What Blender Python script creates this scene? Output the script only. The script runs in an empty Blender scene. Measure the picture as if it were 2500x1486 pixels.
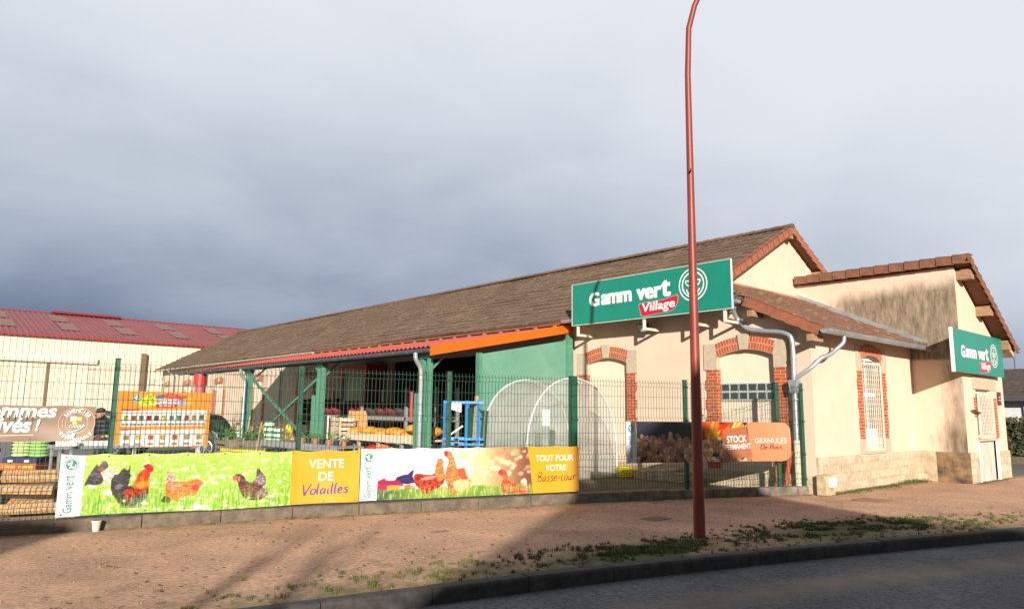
import bpy, bmesh, math, random
import numpy as np
from mathutils import Vector, Matrix
random.seed(7); RNG = np.random.default_rng(7)
SC = bpy.context.scene
COL = SC.collection
R = math.radians

# ------------------------------------------------------------------ camera
cam = bpy.data.cameras.new('camera'); camo = bpy.data.objects.new('camera', cam); COL.objects.link(camo)
cam.sensor_width = 36.0; cam.lens = 25.31; cam.clip_start = 0.05; cam.clip_end = 3000
right = Vector((0.7483, -0.6632, 0.0117)); fwd = Vector((0.6549, 0.7414, 0.1471)).normalized()
right = (right - fwd * right.dot(fwd)).normalized(); up = right.cross(fwd)
M = Matrix((right, up, -fwd)).transposed().to_4x4(); M.translation = (0, 0, 1.6)
camo.matrix_world = M
SC.camera = camo
# ------------------------------------------------------------------ sun, sky, exposure
SUN_AZ, SUN_EL = 51.0, 16.0                 # heading the light travels towards, and elevation of the sun
sun = bpy.data.lights.new('sun', 'SUN'); suno = bpy.data.objects.new('sun', sun); COL.objects.link(suno)
sun.energy = 5.0; sun.angle = R(0.5); sun.color = (1.0, 0.915, 0.79)
ldir = Vector((math.cos(R(SUN_AZ)) * math.cos(R(SUN_EL)), math.sin(R(SUN_AZ)) * math.cos(R(SUN_EL)), -math.sin(R(SUN_EL))))
suno.rotation_euler = ldir.to_track_quat('-Z', 'Y').to_euler()
SC.view_settings.view_transform = 'Standard'; SC.view_settings.look = 'None'
SC.view_settings.exposure = 0.68; SC.view_settings.gamma = 1.0
W = bpy.data.worlds.new('World'); SC.world = W; W.use_nodes = True
nt = W.node_tree; nt.nodes.clear()
def N(t, **k):
    n = nt.nodes.new(t)
    for a, b in k.items(): setattr(n, a, b)
    return n
out = N('ShaderNodeOutputWorld'); mixs = N('ShaderNodeMixShader')
sky = N('ShaderNodeTexSky'); sky.sky_type = 'NISHITA'; sky.sun_disc = False
sky.sun_elevation = R(SUN_EL); sky.sun_rotation = math.atan2(-ldir.x, -ldir.y)
bg1 = N('ShaderNodeBackground'); bg1.inputs[1].default_value = 0.035
bg2 = N('ShaderNodeBackground'); bg2.inputs[1].default_value = 0.64
tc = N('ShaderNodeTexCoord'); sep = N('ShaderNodeSeparateXYZ')
def dotn(v):
    d = N('ShaderNodeVectorMath', operation='DOT_PRODUCT'); d.inputs[1].default_value = v
    nt.links.new(tc.outputs['Generated'], d.inputs[0]); return d.outputs['Value']
def mth(op, a, b=None, c=None):
    m = N('ShaderNodeMath', operation=op)
    for i, x in enumerate((a, b, c)):
        if x is None: continue
        if isinstance(x, (int, float)): m.inputs[i].default_value = x
        else: nt.links.new(x, m.inputs[i])
    return m.outputs[0]
lat = dotn((0.748, -0.663, 0.0)); front = dotn((0.662, 0.7495, 0.0)); zz = dotn((0, 0, 1))
mp = N('ShaderNodeMapping'); mp.inputs['Scale'].default_value = (1.0, 1.0, 2.2)
nt.links.new(tc.outputs['Generated'], mp.inputs[0])
n1 = N('ShaderNodeTexNoise'); n1.inputs['Scale'].default_value = 2.1; n1.inputs['Detail'].default_value = 4; n1.inputs['Roughness'].default_value = 0.45
n2 = N('ShaderNodeTexNoise'); n2.inputs['Scale'].default_value = 4.2; n2.inputs['Detail'].default_value = 7; n2.inputs['Roughness'].default_value = 0.5; n2.inputs['Distortion'].default_value = 0.6
nt.links.new(mp.outputs[0], n1.inputs[0]); nt.links.new(mp.outputs[0], n2.inputs[0])
dk = dotn((0.25, 0.96, 0.12)); t = mth('ADD', mth('MULTIPLY', zz, 1.55), mth('MULTIPLY', mth('SUBTRACT', 1.0, dk), 0.52))
t = mth('ADD', t, mth('MULTIPLY', mth('SUBTRACT', n1.outputs[0], 0.5), 0.42))
t = mth('ADD', mth('ADD', t, 0.135), mth('MULTIPLY', mth('SUBTRACT', n2.outputs[0], 0.5), 0.24))
ramp = N('ShaderNodeValToRGB'); cr = ramp.color_ramp; cr.interpolation = 'B_SPLINE'
cr.elements[0].position = 0.06; cr.elements[0].color = (0.105, 0.145, 0.215, 1)
cr.elements[1].position = 1.0; cr.elements[1].color = (0.77, 0.80, 0.86, 1)
for p, c in ((0.25, (0.14, 0.19, 0.285)), (0.42, (0.345, 0.405, 0.51)), (0.62, (0.545, 0.595, 0.685)), (0.82, (0.69, 0.73, 0.80))):
    e = cr.elements.new(p); e.color = (*c, 1)
nt.links.new(t, ramp.inputs[0]); nt.links.new(ramp.outputs[0], bg2.inputs[0]); nt.links.new(sky.outputs[0], bg1.inputs[0])
fac = mth('MULTIPLY_ADD', front, 2.4, 0.45); fc = N('ShaderNodeClamp'); nt.links.new(fac, fc.inputs[0])
nt.links.new(fc.outputs[0], mixs.inputs[0]); nt.links.new(bg1.outputs[0], mixs.inputs[1]); nt.links.new(bg2.outputs[0], mixs.inputs[2])
nt.links.new(mixs.outputs[0], out.inputs[0])

# ------------------------------------------------------------------ materials
MATS = {}
def mat(name, c, c2=None, rough=0.8, scale=6.0, bump=0.0, bscale=40.0, metal=0.0, stretch=(1, 1, 1), contrast=(0.35, 0.65), spec=0.5, attr=None, detail=6, big=None):
    if name in MATS: return MATS[name]
    m = bpy.data.materials.new(name); m.use_nodes = True; t = m.node_tree
    b = t.nodes['Principled BSDF']; b.inputs['Roughness'].default_value = rough; b.inputs['Metallic'].default_value = metal
    b.inputs['Specular IOR Level'].default_value = spec
    co = t.nodes.new('ShaderNodeTexCoord'); mp = t.nodes.new('ShaderNodeMapping'); mp.inputs['Scale'].default_value = stretch
    t.links.new(co.outputs['Object'], mp.inputs[0])
    if c2 is None: c2 = tuple(x * 0.82 for x in c)
    nz = t.nodes.new('ShaderNodeTexNoise'); nz.inputs['Scale'].default_value = scale; nz.inputs['Detail'].default_value = detail; nz.inputs['Roughness'].default_value = 0.65
    t.links.new(mp.outputs[0], nz.inputs[0])
    rp = t.nodes.new('ShaderNodeValToRGB'); rp.color_ramp.elements[0].position = contrast[0]; rp.color_ramp.elements[1].position = contrast[1]
    rp.color_ramp.elements[0].color = (*c2, 1); rp.color_ramp.elements[1].color = (*c, 1)
    t.links.new(nz.outputs[0], rp.inputs[0])
    last = rp.outputs[0]
    if attr:                                     # (attribute name, colour): dirt or moss that sits on the surface
        at = t.nodes.new('ShaderNodeAttribute'); at.attribute_name = attr[0]
        nz2 = t.nodes.new('ShaderNodeTexNoise'); nz2.inputs['Scale'].default_value = attr[2]; nz2.inputs['Detail'].default_value = 8; nz2.inputs['Roughness'].default_value = 0.7
        mp2 = t.nodes.new('ShaderNodeMapping'); mp2.inputs['Scale'].default_value = attr[3] if len(attr) > 3 else (1, 1, 1)
        t.links.new(co.outputs['Object'], mp2.inputs[0]); t.links.new(mp2.outputs[0], nz2.inputs[0])
        ma = t.nodes.new('ShaderNodeMath'); ma.operation = 'ADD'; t.links.new(at.outputs['Fac'], ma.inputs[0]); t.links.new(nz2.outputs[0], ma.inputs[1])
        mr = t.nodes.new('ShaderNodeMapRange'); mr.inputs['From Min'].default_value = 0.72; mr.inputs['From Max'].default_value = attr[4] if len(attr) > 4 else 1.25
        t.links.new(ma.outputs[0], mr.inputs[0])
        mx = t.nodes.new('ShaderNodeMix'); mx.data_type = 'RGBA'; t.links.new(mr.outputs[0], mx.inputs[0]); t.links.new(last, mx.inputs[6]); mx.inputs[7].default_value = (*attr[1], 1)
        last = mx.outputs[2]
    if big:
        nb2 = t.nodes.new('ShaderNodeTexNoise'); nb2.inputs['Scale'].default_value = big[0]; nb2.inputs['Detail'].default_value = 4; nb2.inputs['Distortion'].default_value = 0.8
        t.links.new(co.outputs['Object'], nb2.inputs[0])
        mr2 = t.nodes.new('ShaderNodeMapRange'); mr2.inputs['From Min'].default_value = .3; mr2.inputs['From Max'].default_value = .7; mr2.inputs['To Min'].default_value = big[1]; mr2.inputs['To Max'].default_value = big[2]
        t.links.new(nb2.outputs[0], mr2.inputs[0])
        mu = t.nodes.new('ShaderNodeMix'); mu.data_type = 'RGBA'; mu.blend_type = 'MULTIPLY'; mu.inputs[0].default_value = 1
        t.links.new(last, mu.inputs[6]); t.links.new(mr2.outputs[0], mu.inputs[7]); last = mu.outputs[2]
    t.links.new(last, b.inputs['Base Color'])
    if bump:
        nb = t.nodes.new('ShaderNodeTexNoise'); nb.inputs['Scale'].default_value = bscale; nb.inputs['Detail'].default_value = 5
        t.links.new(mp.outputs[0], nb.inputs[0])
        bp = t.nodes.new('ShaderNodeBump'); bp.inputs['Strength'].default_value = min(1, bump * 8); bp.inputs['Distance'].default_value = bump
        t.links.new(nb.outputs[0], bp.inputs['Height']); t.links.new(bp.outputs[0], b.inputs['Normal'])
    MATS[name] = m; return m
def bricks(name, c1, c2, mortar, bw, bh, msize=0.010, axes='uv', rough=0.85, off=0.5, noise=0.5):
    if name in MATS: return MATS[name]
    m = bpy.data.materials.new(name); m.use_nodes = True; t = m.node_tree; b = t.nodes['Principled BSDF']; b.inputs['Roughness'].default_value = rough
    co = t.nodes.new('ShaderNodeTexCoord'); br = t.nodes.new('ShaderNodeTexBrick'); br.offset = off
    br.inputs['Scale'].default_value = 1; br.inputs['Brick Width'].default_value = bw; br.inputs['Row Height'].default_value = bh
    br.inputs['Mortar Size'].default_value = msize; br.inputs['Mortar Smooth'].default_value = 0.2
    br.inputs['Color1'].default_value = (*c1, 1); br.inputs['Color2'].default_value = (*c2, 1); br.inputs['Mortar'].default_value = (*mortar, 1)
    if axes == 'uv': t.links.new(co.outputs['UV'], br.inputs[0])
    else:
        sp = t.nodes.new('ShaderNodeSeparateXYZ'); cb = t.nodes.new('ShaderNodeCombineXYZ'); ad = t.nodes.new('ShaderNodeMath'); ad.operation = 'ADD'
        t.links.new(co.outputs['Object'], sp.inputs[0]); t.links.new(sp.outputs[0], ad.inputs[0]); t.links.new(sp.outputs[1], ad.inputs[1])
        t.links.new(ad.outputs[0], cb.inputs[0]); t.links.new(sp.outputs[2], cb.inputs[1]); t.links.new(cb.outputs[0], br.inputs[0])
    nz = t.nodes.new('ShaderNodeTexNoise'); nz.inputs['Scale'].default_value = 9; nz.inputs['Detail'].default_value = 6; t.links.new(co.outputs['Object'], nz.inputs[0])
    mr = t.nodes.new('ShaderNodeMapRange'); mr.inputs['To Min'].default_value = 1 - noise; mr.inputs['To Max'].default_value = 1 + noise; t.links.new(nz.outputs[0], mr.inputs[0])
    mx = t.nodes.new('ShaderNodeMix'); mx.data_type = 'RGBA'; mx.blend_type = 'MULTIPLY'; mx.inputs[0].default_value = 1
    t.links.new(br.outputs[0], mx.inputs[6]); t.links.new(mr.outputs[0], mx.inputs[7]); t.links.new(mx.outputs[2], b.inputs['Base Color'])
    bp = t.nodes.new('ShaderNodeBump'); bp.inputs['Strength'].default_value = 0.6; bp.inputs['Distance'].default_value = 0.006; bp.invert = True
    t.links.new(br.outputs['Fac'], bp.inputs['Height']); t.links.new(bp.outputs[0], b.inputs['Normal'])
    MATS[name] = m; return m
def printmat(name='printed_vinyl', rough=0.45):
    if name in MATS: return MATS[name]
    m = bpy.data.materials.new(name); m.use_nodes = True; t = m.node_tree; b = t.nodes['Principled BSDF']; b.inputs['Roughness'].default_value = rough
    a = t.nodes.new('ShaderNodeAttribute'); a.attribute_name = 'print'; t.links.new(a.outputs['Color'], b.inputs['Base Color'])
    MATS[name] = m; return m
def film(name):
    m = bpy.data.materials.new(name); m.use_nodes = True; t = m.node_tree; b = t.nodes['Principled BSDF']
    b.inputs['Base Color'].default_value = (0.75, 0.75, 0.72, 1); b.inputs['Roughness'].default_value = 0.25
    o = t.nodes['Material Output']; tr = t.nodes.new('ShaderNodeBsdfTransparent'); tr.inputs[0].default_value = (0.93, 0.95, 0.93, 1)
    tl = t.nodes.new('ShaderNodeBsdfTranslucent'); tl.inputs[0].default_value = (0.8, 0.8, 0.76, 1)
    m1 = t.nodes.new('ShaderNodeMixShader'); m2 = t.nodes.new('ShaderNodeMixShader'); m1.inputs[0].default_value = 0.35
    t.links.new(b.outputs[0], m1.inputs[1]); t.links.new(tl.outputs[0], m1.inputs[2])
    co = t.nodes.new('ShaderNodeTexCoord'); nz = t.nodes.new('ShaderNodeTexNoise'); nz.inputs['Scale'].default_value = 2.5; nz.inputs['Detail'].default_value = 7; t.links.new(co.outputs['Object'], nz.inputs[0])
    mr = t.nodes.new('ShaderNodeMapRange'); mr.inputs['From Min'].default_value = 0.3; mr.inputs['From Max'].default_value = 0.7; mr.inputs['To Min'].default_value = 0.68; mr.inputs['To Max'].default_value = 0.42
    t.links.new(nz.outputs[0], mr.inputs[0]); t.links.new(mr.outputs[0], m2.inputs[0])
    t.links.new(m1.outputs[0], m2.inputs[1]); t.links.new(tr.outputs[0], m2.inputs[2]); t.links.new(m2.outputs[0], o.inputs[0])
    bp = t.nodes.new('ShaderNodeBump'); bp.inputs['Strength'].default_value = 0.5; bp.inputs['Distance'].default_value = 0.03; t.links.new(nz.outputs[0], bp.inputs['Height']); t.links.new(bp.outputs[0], b.inputs['Normal'])
    return m
def glassmat(name, c=(0.05, 0.06, 0.07), rough=0.08):
    return mat(name, c, tuple(x * .7 for x in c), rough=rough, scale=3, spec=0.8)

cream = mat('cream_render', (0.65, 0.50, 0.395), (0.61, 0.465, 0.36), rough=0.92, scale=2.2, bump=0.004, bscale=160, big=(.7, .93, 1.02))
creamdirty = mat('cream_render_stained', (0.64, 0.49, 0.385), (0.60, 0.455, 0.35), rough=0.92, scale=3, bump=0.004, bscale=120, attr=('dirt', (0.135, 0.105, 0.070), 4.2, (1, 1.8, 0.5), 1.42))
infill = mat('pale_infill_render', (0.68, 0.575, 0.46), (0.64, 0.54, 0.43), rough=0.92, scale=3, bump=0.003, bscale=140)
brick = bricks('red_brick', (0.42, 0.085, 0.030), (0.31, 0.055, 0.02), (0.50, 0.30, 0.20), 0.225, 0.075, 0.007, axes='obj', noise=0.35)
brickarch = bricks('red_brick_arch', (0.42, 0.085, 0.030), (0.33, 0.06, 0.022), (0.52, 0.33, 0.23), 0.072, 0.16, 0.008, axes='uv', noise=0.3)
stone = mat('lime_stone', (0.47, 0.39, 0.295), (0.38, 0.315, 0.235), rough=0.95, scale=9, bump=0.006, bscale=50)
plinthm = bricks('plinth_stone', (0.52, 0.42, 0.30), (0.41, 0.33, 0.225), (0.40, 0.33, 0.235), 0.42, 0.19, 0.013, axes='obj', noise=0.55)
plinthdark = mat('burnt_stone', (0.27, 0.17, 0.085), (0.05, 0.04, 0.035), rough=0.95, scale=3.2, bump=0.02, bscale=12)
tile = mat('weathered_roof_tile', (0.160, 0.104, 0.069), (0.105, 0.066, 0.044), rough=0.95, scale=2.6, bump=0.006, bscale=60, contrast=(0.3, 0.7), attr=('lichen', (0.27, 0.225, 0.15), 7.0), big=(.55, .82, 1.14))
tile2 = mat('clay_roof_tile', (0.24, 0.115, 0.065), (0.13, 0.075, 0.05), rough=0.95, scale=4, bump=0.006, bscale=60, contrast=(0.3, 0.7), attr=('lichen', (0.34, 0.30, 0.20), 7.0))
verge = mat('terracotta_verge', (0.31, 0.112, 0.060), (0.22, 0.075, 0.042), rough=0.9, scale=7, bump=0.004, bscale=60)
vergedark = mat('terracotta_verge_weathered', (0.22, 0.090, 0.050), (0.125, 0.058, 0.036), rough=0.92, scale=5, bump=0.004, bscale=60)
timber = mat('old_timber', (0.36, 0.22, 0.13), (0.22, 0.125, 0.07), rough=0.9, scale=5, stretch=(1, 1, 6), bump=0.004)
soffitm = mat('brown_soffit_boards', (0.20, 0.085, 0.045), (0.13, 0.055, 0.03), rough=0.85, scale=4, stretch=(8, 1, 1))
zinc = mat('zinc', (0.46, 0.50, 0.54), (0.34, 0.38, 0.42), rough=0.42, scale=3, metal=0.55)
zincdark = mat('dark_zinc', (0.17, 0.20, 0.24), (0.12, 0.145, 0.175), rough=0.4, scale=3, metal=0.5)
pvc = mat('cream_pipe_paint', (0.72, 0.62, 0.46), rough=0.6)
white = mat('white_paint', (0.80, 0.80, 0.78), (0.74, 0.74, 0.72), rough=0.5, scale=4)
signgreen = mat('sign_green', (0.008, 0.205, 0.148), (0.007, 0.190, 0.137), rough=0.38, scale=2)
signred = mat('sign_red', (0.50, 0.012, 0.035), rough=0.4)
signwhite = mat('sign_white', (0.84, 0.84, 0.82), rough=0.4)
signgrey = mat('sign_grey_edge', (0.35, 0.30, 0.29), rough=0.5)
steelcream = mat('cream_steel', (0.70, 0.64, 0.53), rough=0.5)
green = mat('green_steel', (0.085, 0.245, 0.165), (0.065, 0.20, 0.135), rough=0.5, scale=4)
greensheet = mat('green_sheet', (0.125, 0.29, 0.215), (0.10, 0.24, 0.18), rough=0.4, scale=1.5)
fgreen = mat('fence_green', (0.012, 0.085, 0.048), (0.010, 0.065, 0.038), rough=0.45, scale=5)
fwire = mat('fence_wire_green', (0.014, 0.060, 0.036), rough=0.5)
orange = mat('orange_sheet', (0.80, 0.115, 0.005), (0.74, 0.10, 0.004), rough=0.45, scale=2)
redroof = mat('red_corrugated', (0.46, 0.085, 0.055), (0.36, 0.060, 0.040), rough=0.6, scale=2)
whroof = mat('crimson_roof', (0.235, 0.058, 0.060), (0.18, 0.045, 0.047), rough=0.6, scale=1.2)
whwall = mat('cream_cladding', (0.67, 0.575, 0.455), (0.64, 0.545, 0.425), rough=0.6, scale=1.0)
rooflight = mat('roof_light', (0.225, 0.115, 0.09), (0.18, 0.07, 0.06), rough=0.5, scale=6)
brownsteel = mat('brown_steel', (0.17, 0.105, 0.06), rough=0.7)
dark = mat('dark_void', (0.012, 0.011, 0.011), rough=0.9)
postred = mat('lamp_post_paint', (0.235, 0.033, 0.021), (0.175, 0.025, 0.016), rough=0.48, scale=5, stretch=(1, 1, .3), bump=.001)
conc = mat('mossy_concrete', (0.20, 0.155, 0.11), (0.085, 0.065, 0.05), rough=0.95, scale=5, bump=0.01, bscale=30, contrast=(0.35, 0.7))
asphalt = mat('asphalt', (0.19, 0.182, 0.175), (0.030, 0.030, 0.032), rough=0.92, scale=26, bump=0.012, bscale=90, contrast=(0.3, 0.72), attr=('sand', (0.20, 0.155, 0.12), 3.0), big=(.8, .7, 1.2))
yardm = mat('yard_asphalt', (0.185, 0.185, 0.195), (0.13, 0.13, 0.14), rough=0.9, scale=9, bump=0.004)
soil = mat('mossy_soil', (0.13, 0.10, 0.055), (0.075, 0.07, 0.03), rough=1.0, scale=4, bump=0.02, bscale=30)
gravelm = mat('red_gravel', (0.61, 0.365, 0.235), (0.33, 0.185, 0.115), rough=1.0, scale=20, bump=0.018, bscale=90, contrast=(0.36, 0.62), attr=('moss', (0.078, 0.080, 0.024), 3.6), detail=10, big=(.9, .74, 1.12))
kerbm = mat('dark_kerb_stone', (0.055, 0.050, 0.046), (0.020, 0.019, 0.019), rough=0.9, scale=7, bump=0.006, bscale=50)
grassm = mat('grass_blade', (0.125, 0.135, 0.030), (0.055, 0.080, 0.017), rough=0.8, scale=2.4)
leafm = mat('hedge_leaf', (0.055, 0.10, 0.030), (0.10, 0.065, 0.025), rough=0.7, scale=5)
leafg = mat('green_leaf', (0.10, 0.20, 0.035), (0.05, 0.12, 0.02), rough=0.7, scale=9)
bark = mat('bark', (0.20, 0.135, 0.09), (0.11, 0.075, 0.05), rough=0.95, scale=12, stretch=(1, 1, 0.2))
twigm = mat('twig', (0.23, 0.13, 0.09), (0.13, 0.075, 0.05), rough=0.9)
wood = mat('bare_wood', (0.52, 0.38, 0.22), (0.36, 0.24, 0.13), rough=0.85, scale=6, stretch=(1, 1, 4))
woodgrey = mat('grey_wood', (0.26, 0.20, 0.155), (0.15, 0.115, 0.09), rough=0.9, scale=6)
logm = mat('split_log', (0.56, 0.36, 0.19), (0.30, 0.17, 0.085), rough=0.9, scale=9, stretch=(1, 5, 5), bump=0.01)
galv = mat('galvanised', (0.40, 0.40, 0.41), (0.30, 0.30, 0.31), rough=0.5, metal=0.3)
blue = mat('blue_steel', (0.035, 0.24, 0.62), (0.03, 0.20, 0.53), rough=0.4)
black = mat('black_plastic', (0.018, 0.018, 0.02), rough=0.5)
yellow = mat('yellow_plastic', (0.82, 0.66, 0.02), rough=0.4)
redp = mat('red_plastic', (0.55, 0.03, 0.03), rough=0.4)
darkred = mat('dark_red_bag', (0.20, 0.03, 0.03), (0.10, 0.015, 0.02), rough=0.6)
orangep = mat('orange_net', (0.72, 0.33, 0.035), (0.55, 0.22, 0.03), rough=0.7, scale=14)
chip = mat('chipboard', (0.62, 0.37, 0.16), (0.52, 0.29, 0.11), rough=0.9, scale=40)
carpaint = mat('dark_blue_car_paint', (0.010, 0.018, 0.034), rough=0.22)
cargrey = mat('dark_grey_car_paint', (0.020, 0.021, 0.024), rough=0.25)
rubber = mat('rubber', (0.015, 0.015, 0.015), rough=0.8)
alloy = mat('alloy', (0.55, 0.55, 0.57), rough=0.3, metal=0.8)
skin = mat('skin', (0.52, 0.25, 0.17), rough=0.6)
puffer = mat('black_puffer', (0.022, 0.024, 0.030), (0.014, 0.015, 0.02), rough=0.5)
greywall = mat('pale_grey_render', (0.60, 0.62, 0.66), rough=0.9)
darktile = mat('dark_brown_tile', (0.10, 0.075, 0.065), (0.055, 0.042, 0.038), rough=0.95, scale=6)

# ------------------------------------------------------------------ mesh helpers
class MB:
    def __init__(s): s.v = []; s.f = []; s.st = []
    def add(s, vs, fs):
        o = len(s.v); s.st.append((o, len(s.f))); s.v += [tuple(p) for p in vs]; s.f += [tuple(i + o for i in f) for f in fs]; return s
    def box(s, x0, x1, y0, y1, z0, z1):
        return s.add([(x, y, z) for z in (z0, z1) for y in (y0, y1) for x in (x0, x1)],
                     [(0, 2, 3, 1), (4, 5, 7, 6), (0, 1, 5, 4), (2, 6, 7, 3), (0, 4, 6, 2), (1, 3, 7, 5)])
    def bar(s, a, b, w, h=None, upv=(0, 0, 1)):
        a, b = Vector(a), Vector(b); d = (b - a).normalized(); u = Vector(upv)
        if abs(d.dot(u)) > 0.98: u = Vector((1, 0, 0))
        sd = d.cross(u).normalized(); u = sd.cross(d); h = h or w
        vs = [p + sd * (i * w / 2) + u * (j * h / 2) for p in (a, b) for i, j in ((-1, -1), (1, -1), (1, 1), (-1, 1))]
        return s.add(vs, [(0, 1, 2, 3), (7, 6, 5, 4), (0, 4, 5, 1), (1, 5, 6, 2), (2, 6, 7, 3), (3, 7, 4, 0)])
    def tube(s, pts, r, n=10, caps=True):
        pts = [Vector(p) for p in pts]; rs = r if isinstance(r, (list, tuple)) else [r] * len(pts); vs = []; fs = []; pu = None
        for i, p in enumerate(pts):
            d = (pts[min(i + 1, len(pts) - 1)] - pts[max(i - 1, 0)]).normalized()
            if pu is None: pu = Vector((0, 0, 1)) if abs(d.z) < 0.9 else Vector((1, 0, 0))
            u = (pu - d * pu.dot(d)).normalized(); w = d.cross(u); pu = u
            vs += [p + (u * math.cos(2 * math.pi * k / n) + w * math.sin(2 * math.pi * k / n)) * rs[i] for k in range(n)]
        for i in range(len(pts) - 1):
            for k in range(n): fs.append((i * n + k, i * n + (k + 1) % n, (i + 1) * n + (k + 1) % n, (i + 1) * n + k))
        if caps: fs.append(tuple(range(n - 1, -1, -1))); fs.append(tuple((len(pts) - 1) * n + k for k in range(n)))
        return s.add(vs, fs)
    def prism(s, poly, axis, a, b):
        """poly of 2D points extruded along axis (0,1,2) from a to b"""
        n = len(poly)
        def P(p, c): q = list(p); q.insert(axis, c); return tuple(q)
        vs = [P(p, a) for p in poly] + [P(p, b) for p in poly]
        return s.add(vs, [tuple(range(n)), tuple(range(2 * n - 1, n - 1, -1))] + [(i, i + n, (i + 1) % n + n, (i + 1) % n) for i in range(n)])
    def grid(s, nu, nv, fn):
        vs = [fn(i / (nu - 1), j / (nv - 1)) for j in range(nv) for i in range(nu)]
        return s.add(vs, [(j * nu + i, j * nu + i + 1, (j + 1) * nu + i + 1, (j + 1) * nu + i) for j in range(nv - 1) for i in range(nu - 1)])
    def ball(s, c, r, n=10, m=7, jit=0.0, rnd=random):
        rr = r if isinstance(r, (tuple, list)) else (r, r, r); c = Vector(c); vs = []
        for j in range(m + 1):
            th = math.pi * j / m
            for i in range(n):
                ph = 2 * math.pi * i / n; k = 1 + (rnd.random() - 0.5) * jit
                vs.append((c.x + rr[0] * k * math.sin(th) * math.cos(ph), c.y + rr[1] * k * math.sin(th) * math.sin(ph), c.z + rr[2] * k * math.cos(th)))
        return s.add(vs, [(j * n + i, (j + 1) * n + i, (j + 1) * n + (i + 1) % n, j * n + (i + 1) % n) for j in range(m) for i in range(n)])
    def split(s, name, m, parent=None, **k):
        """every primitive that was added becomes an object of its own"""
        L = []
        st = s.st + [(len(s.v), len(s.f))]
        for (v0, f0), (v1, f1) in zip(st[:-1], st[1:]):
            b = MB(); b.v = s.v[v0:v1]; b.f = [tuple(i - v0 for i in f) for f in s.f[f0:f1]]; L.append(b.build(name, m, parent, **k))
        return L
    def build(s, name, m, parent=None, smooth=False, bevel=0, recalc=False):
        me = bpy.data.meshes.new(name); me.from_pydata(s.v, [], s.f); me.update()
        if recalc:
            bm = bmesh.new(); bm.from_mesh(me); bmesh.ops.recalc_face_normals(bm, faces=bm.faces); bm.to_mesh(me); bm.free()
        o = bpy.data.objects.new(name, me); COL.objects.link(o); me.materials.append(m)
        if smooth:
            me.polygons.foreach_set('use_smooth', [True] * len(me.polygons))
            try: me.set_sharp_from_angle(angle=R(40))
            except Exception: pass
        if bevel:
            b = o.modifiers.new('bevel', 'BEVEL'); b.width = bevel; b.segments = 2; b.limit_method = 'ANGLE'
        if parent is not None: attach(o, parent)
        return o
def attach(o, p):
    o.parent = p; o.matrix_parent_inverse = wm(p).inverted()
def wm(o):
    m = o.matrix_basis.copy()
    if o.parent is not None: m = wm(o.parent) @ o.matrix_parent_inverse @ m
    return m
def thing(name, label, cat, loc=(0, 0, 0), group=None):
    o = bpy.data.objects.new(name, None); COL.objects.link(o); o.location = loc; o.empty_display_size = 0.2
    o['label'] = label; o['category'] = cat
    if group: o['group'] = group
    return o
def tag(o, label, cat, group=None, kind=None):
    o['label'] = label; o['category'] = cat
    if group: o['group'] = group
    if kind: o['kind'] = kind
    return o
def struct(o): o['kind'] = 'structure'; return o
def dup(root, loc, label=None):
    r = root.copy(); COL.objects.link(r); r.location = loc
    if label: r['label'] = label
    for ch in list(root.children):
        c = ch.copy(); COL.objects.link(c); c.parent = r
        for g in ch.children:
            d = g.copy(); COL.objects.link(d); d.parent = c
    return r
def box(name, m, parent, *a, bevel=0): return MB().box(*a).build(name, m, parent, bevel=bevel)
def pattr(o, name, vals):
    a = o.data.attributes.new(name, 'FLOAT', 'POINT'); a.data.foreach_set('value', np.asarray(vals, dtype=np.float32))
def uvset(o, fn):
    me = o.data; uv = me.uv_layers.new(name='UVMap')
    for l in me.loops: uv.data[l.index].uv = fn(me.vertices[l.vertex_index].co)
def vnoise(x, y, seed=0):
    r = np.random.default_rng(seed); g = r.random((64, 64)); x = np.asarray(x) % 63; y = np.asarray(y) % 63
    i = np.floor(x).astype(int); j = np.floor(y).astype(int); fx = x - i; fy = y - j; fx = fx * fx * (3 - 2 * fx); fy = fy * fy * (3 - 2 * fy)
    return (g[j, i] * (1 - fx) + g[j, i + 1] * fx) * (1 - fy) + (g[j + 1, i] * (1 - fx) + g[j + 1, i + 1] * fx) * fy

# ------------------------------------------------------------------ flat lettering and marks
def text2d(s, bold=0.0, shear=0.0, space=1.0):
    cu = bpy.data.curves.new('t', 'FONT'); cu.body = s; cu.offset = min(bold, .008); cu.shear = shear; cu.space_character = space; cu.resolution_u = 3
    o = bpy.data.objects.new('t', cu); me = bpy.data.meshes.new_from_object(o)
    v = np.array([tuple(p.co)[:2] for p in me.vertices]) if len(me.vertices) else np.zeros((0, 2)); f = [tuple(p.vertices) for p in me.polygons]
    bpy.data.objects.remove(o); bpy.data.curves.remove(cu); bpy.data.meshes.remove(me)
    e = bold - .008
    if e > .004 and len(v): return join(*[(v + np.array(d) * e, f) for d in ((-1, -.6), (1, -.6), (1, .6), (-1, .6), (0, 0))])
    return v, f
def fit(vf, x0, x1, y0, y1):
    v, f = vf; a = v.min(0); b = v.max(0); return np.c_[x0 + (v[:, 0] - a[0]) / (b[0] - a[0]) * (x1 - x0), y0 + (v[:, 1] - a[1]) / (b[1] - a[1]) * (y1 - y0)], f
def rot(vf, ang, c=(0, 0)):
    v, f = vf; c_, s_ = math.cos(ang), math.sin(ang); d = v - np.array(c); return np.c_[c[0] + d[:, 0] * c_ - d[:, 1] * s_, c[1] + d[:, 0] * s_ + d[:, 1] * c_], f
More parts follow.
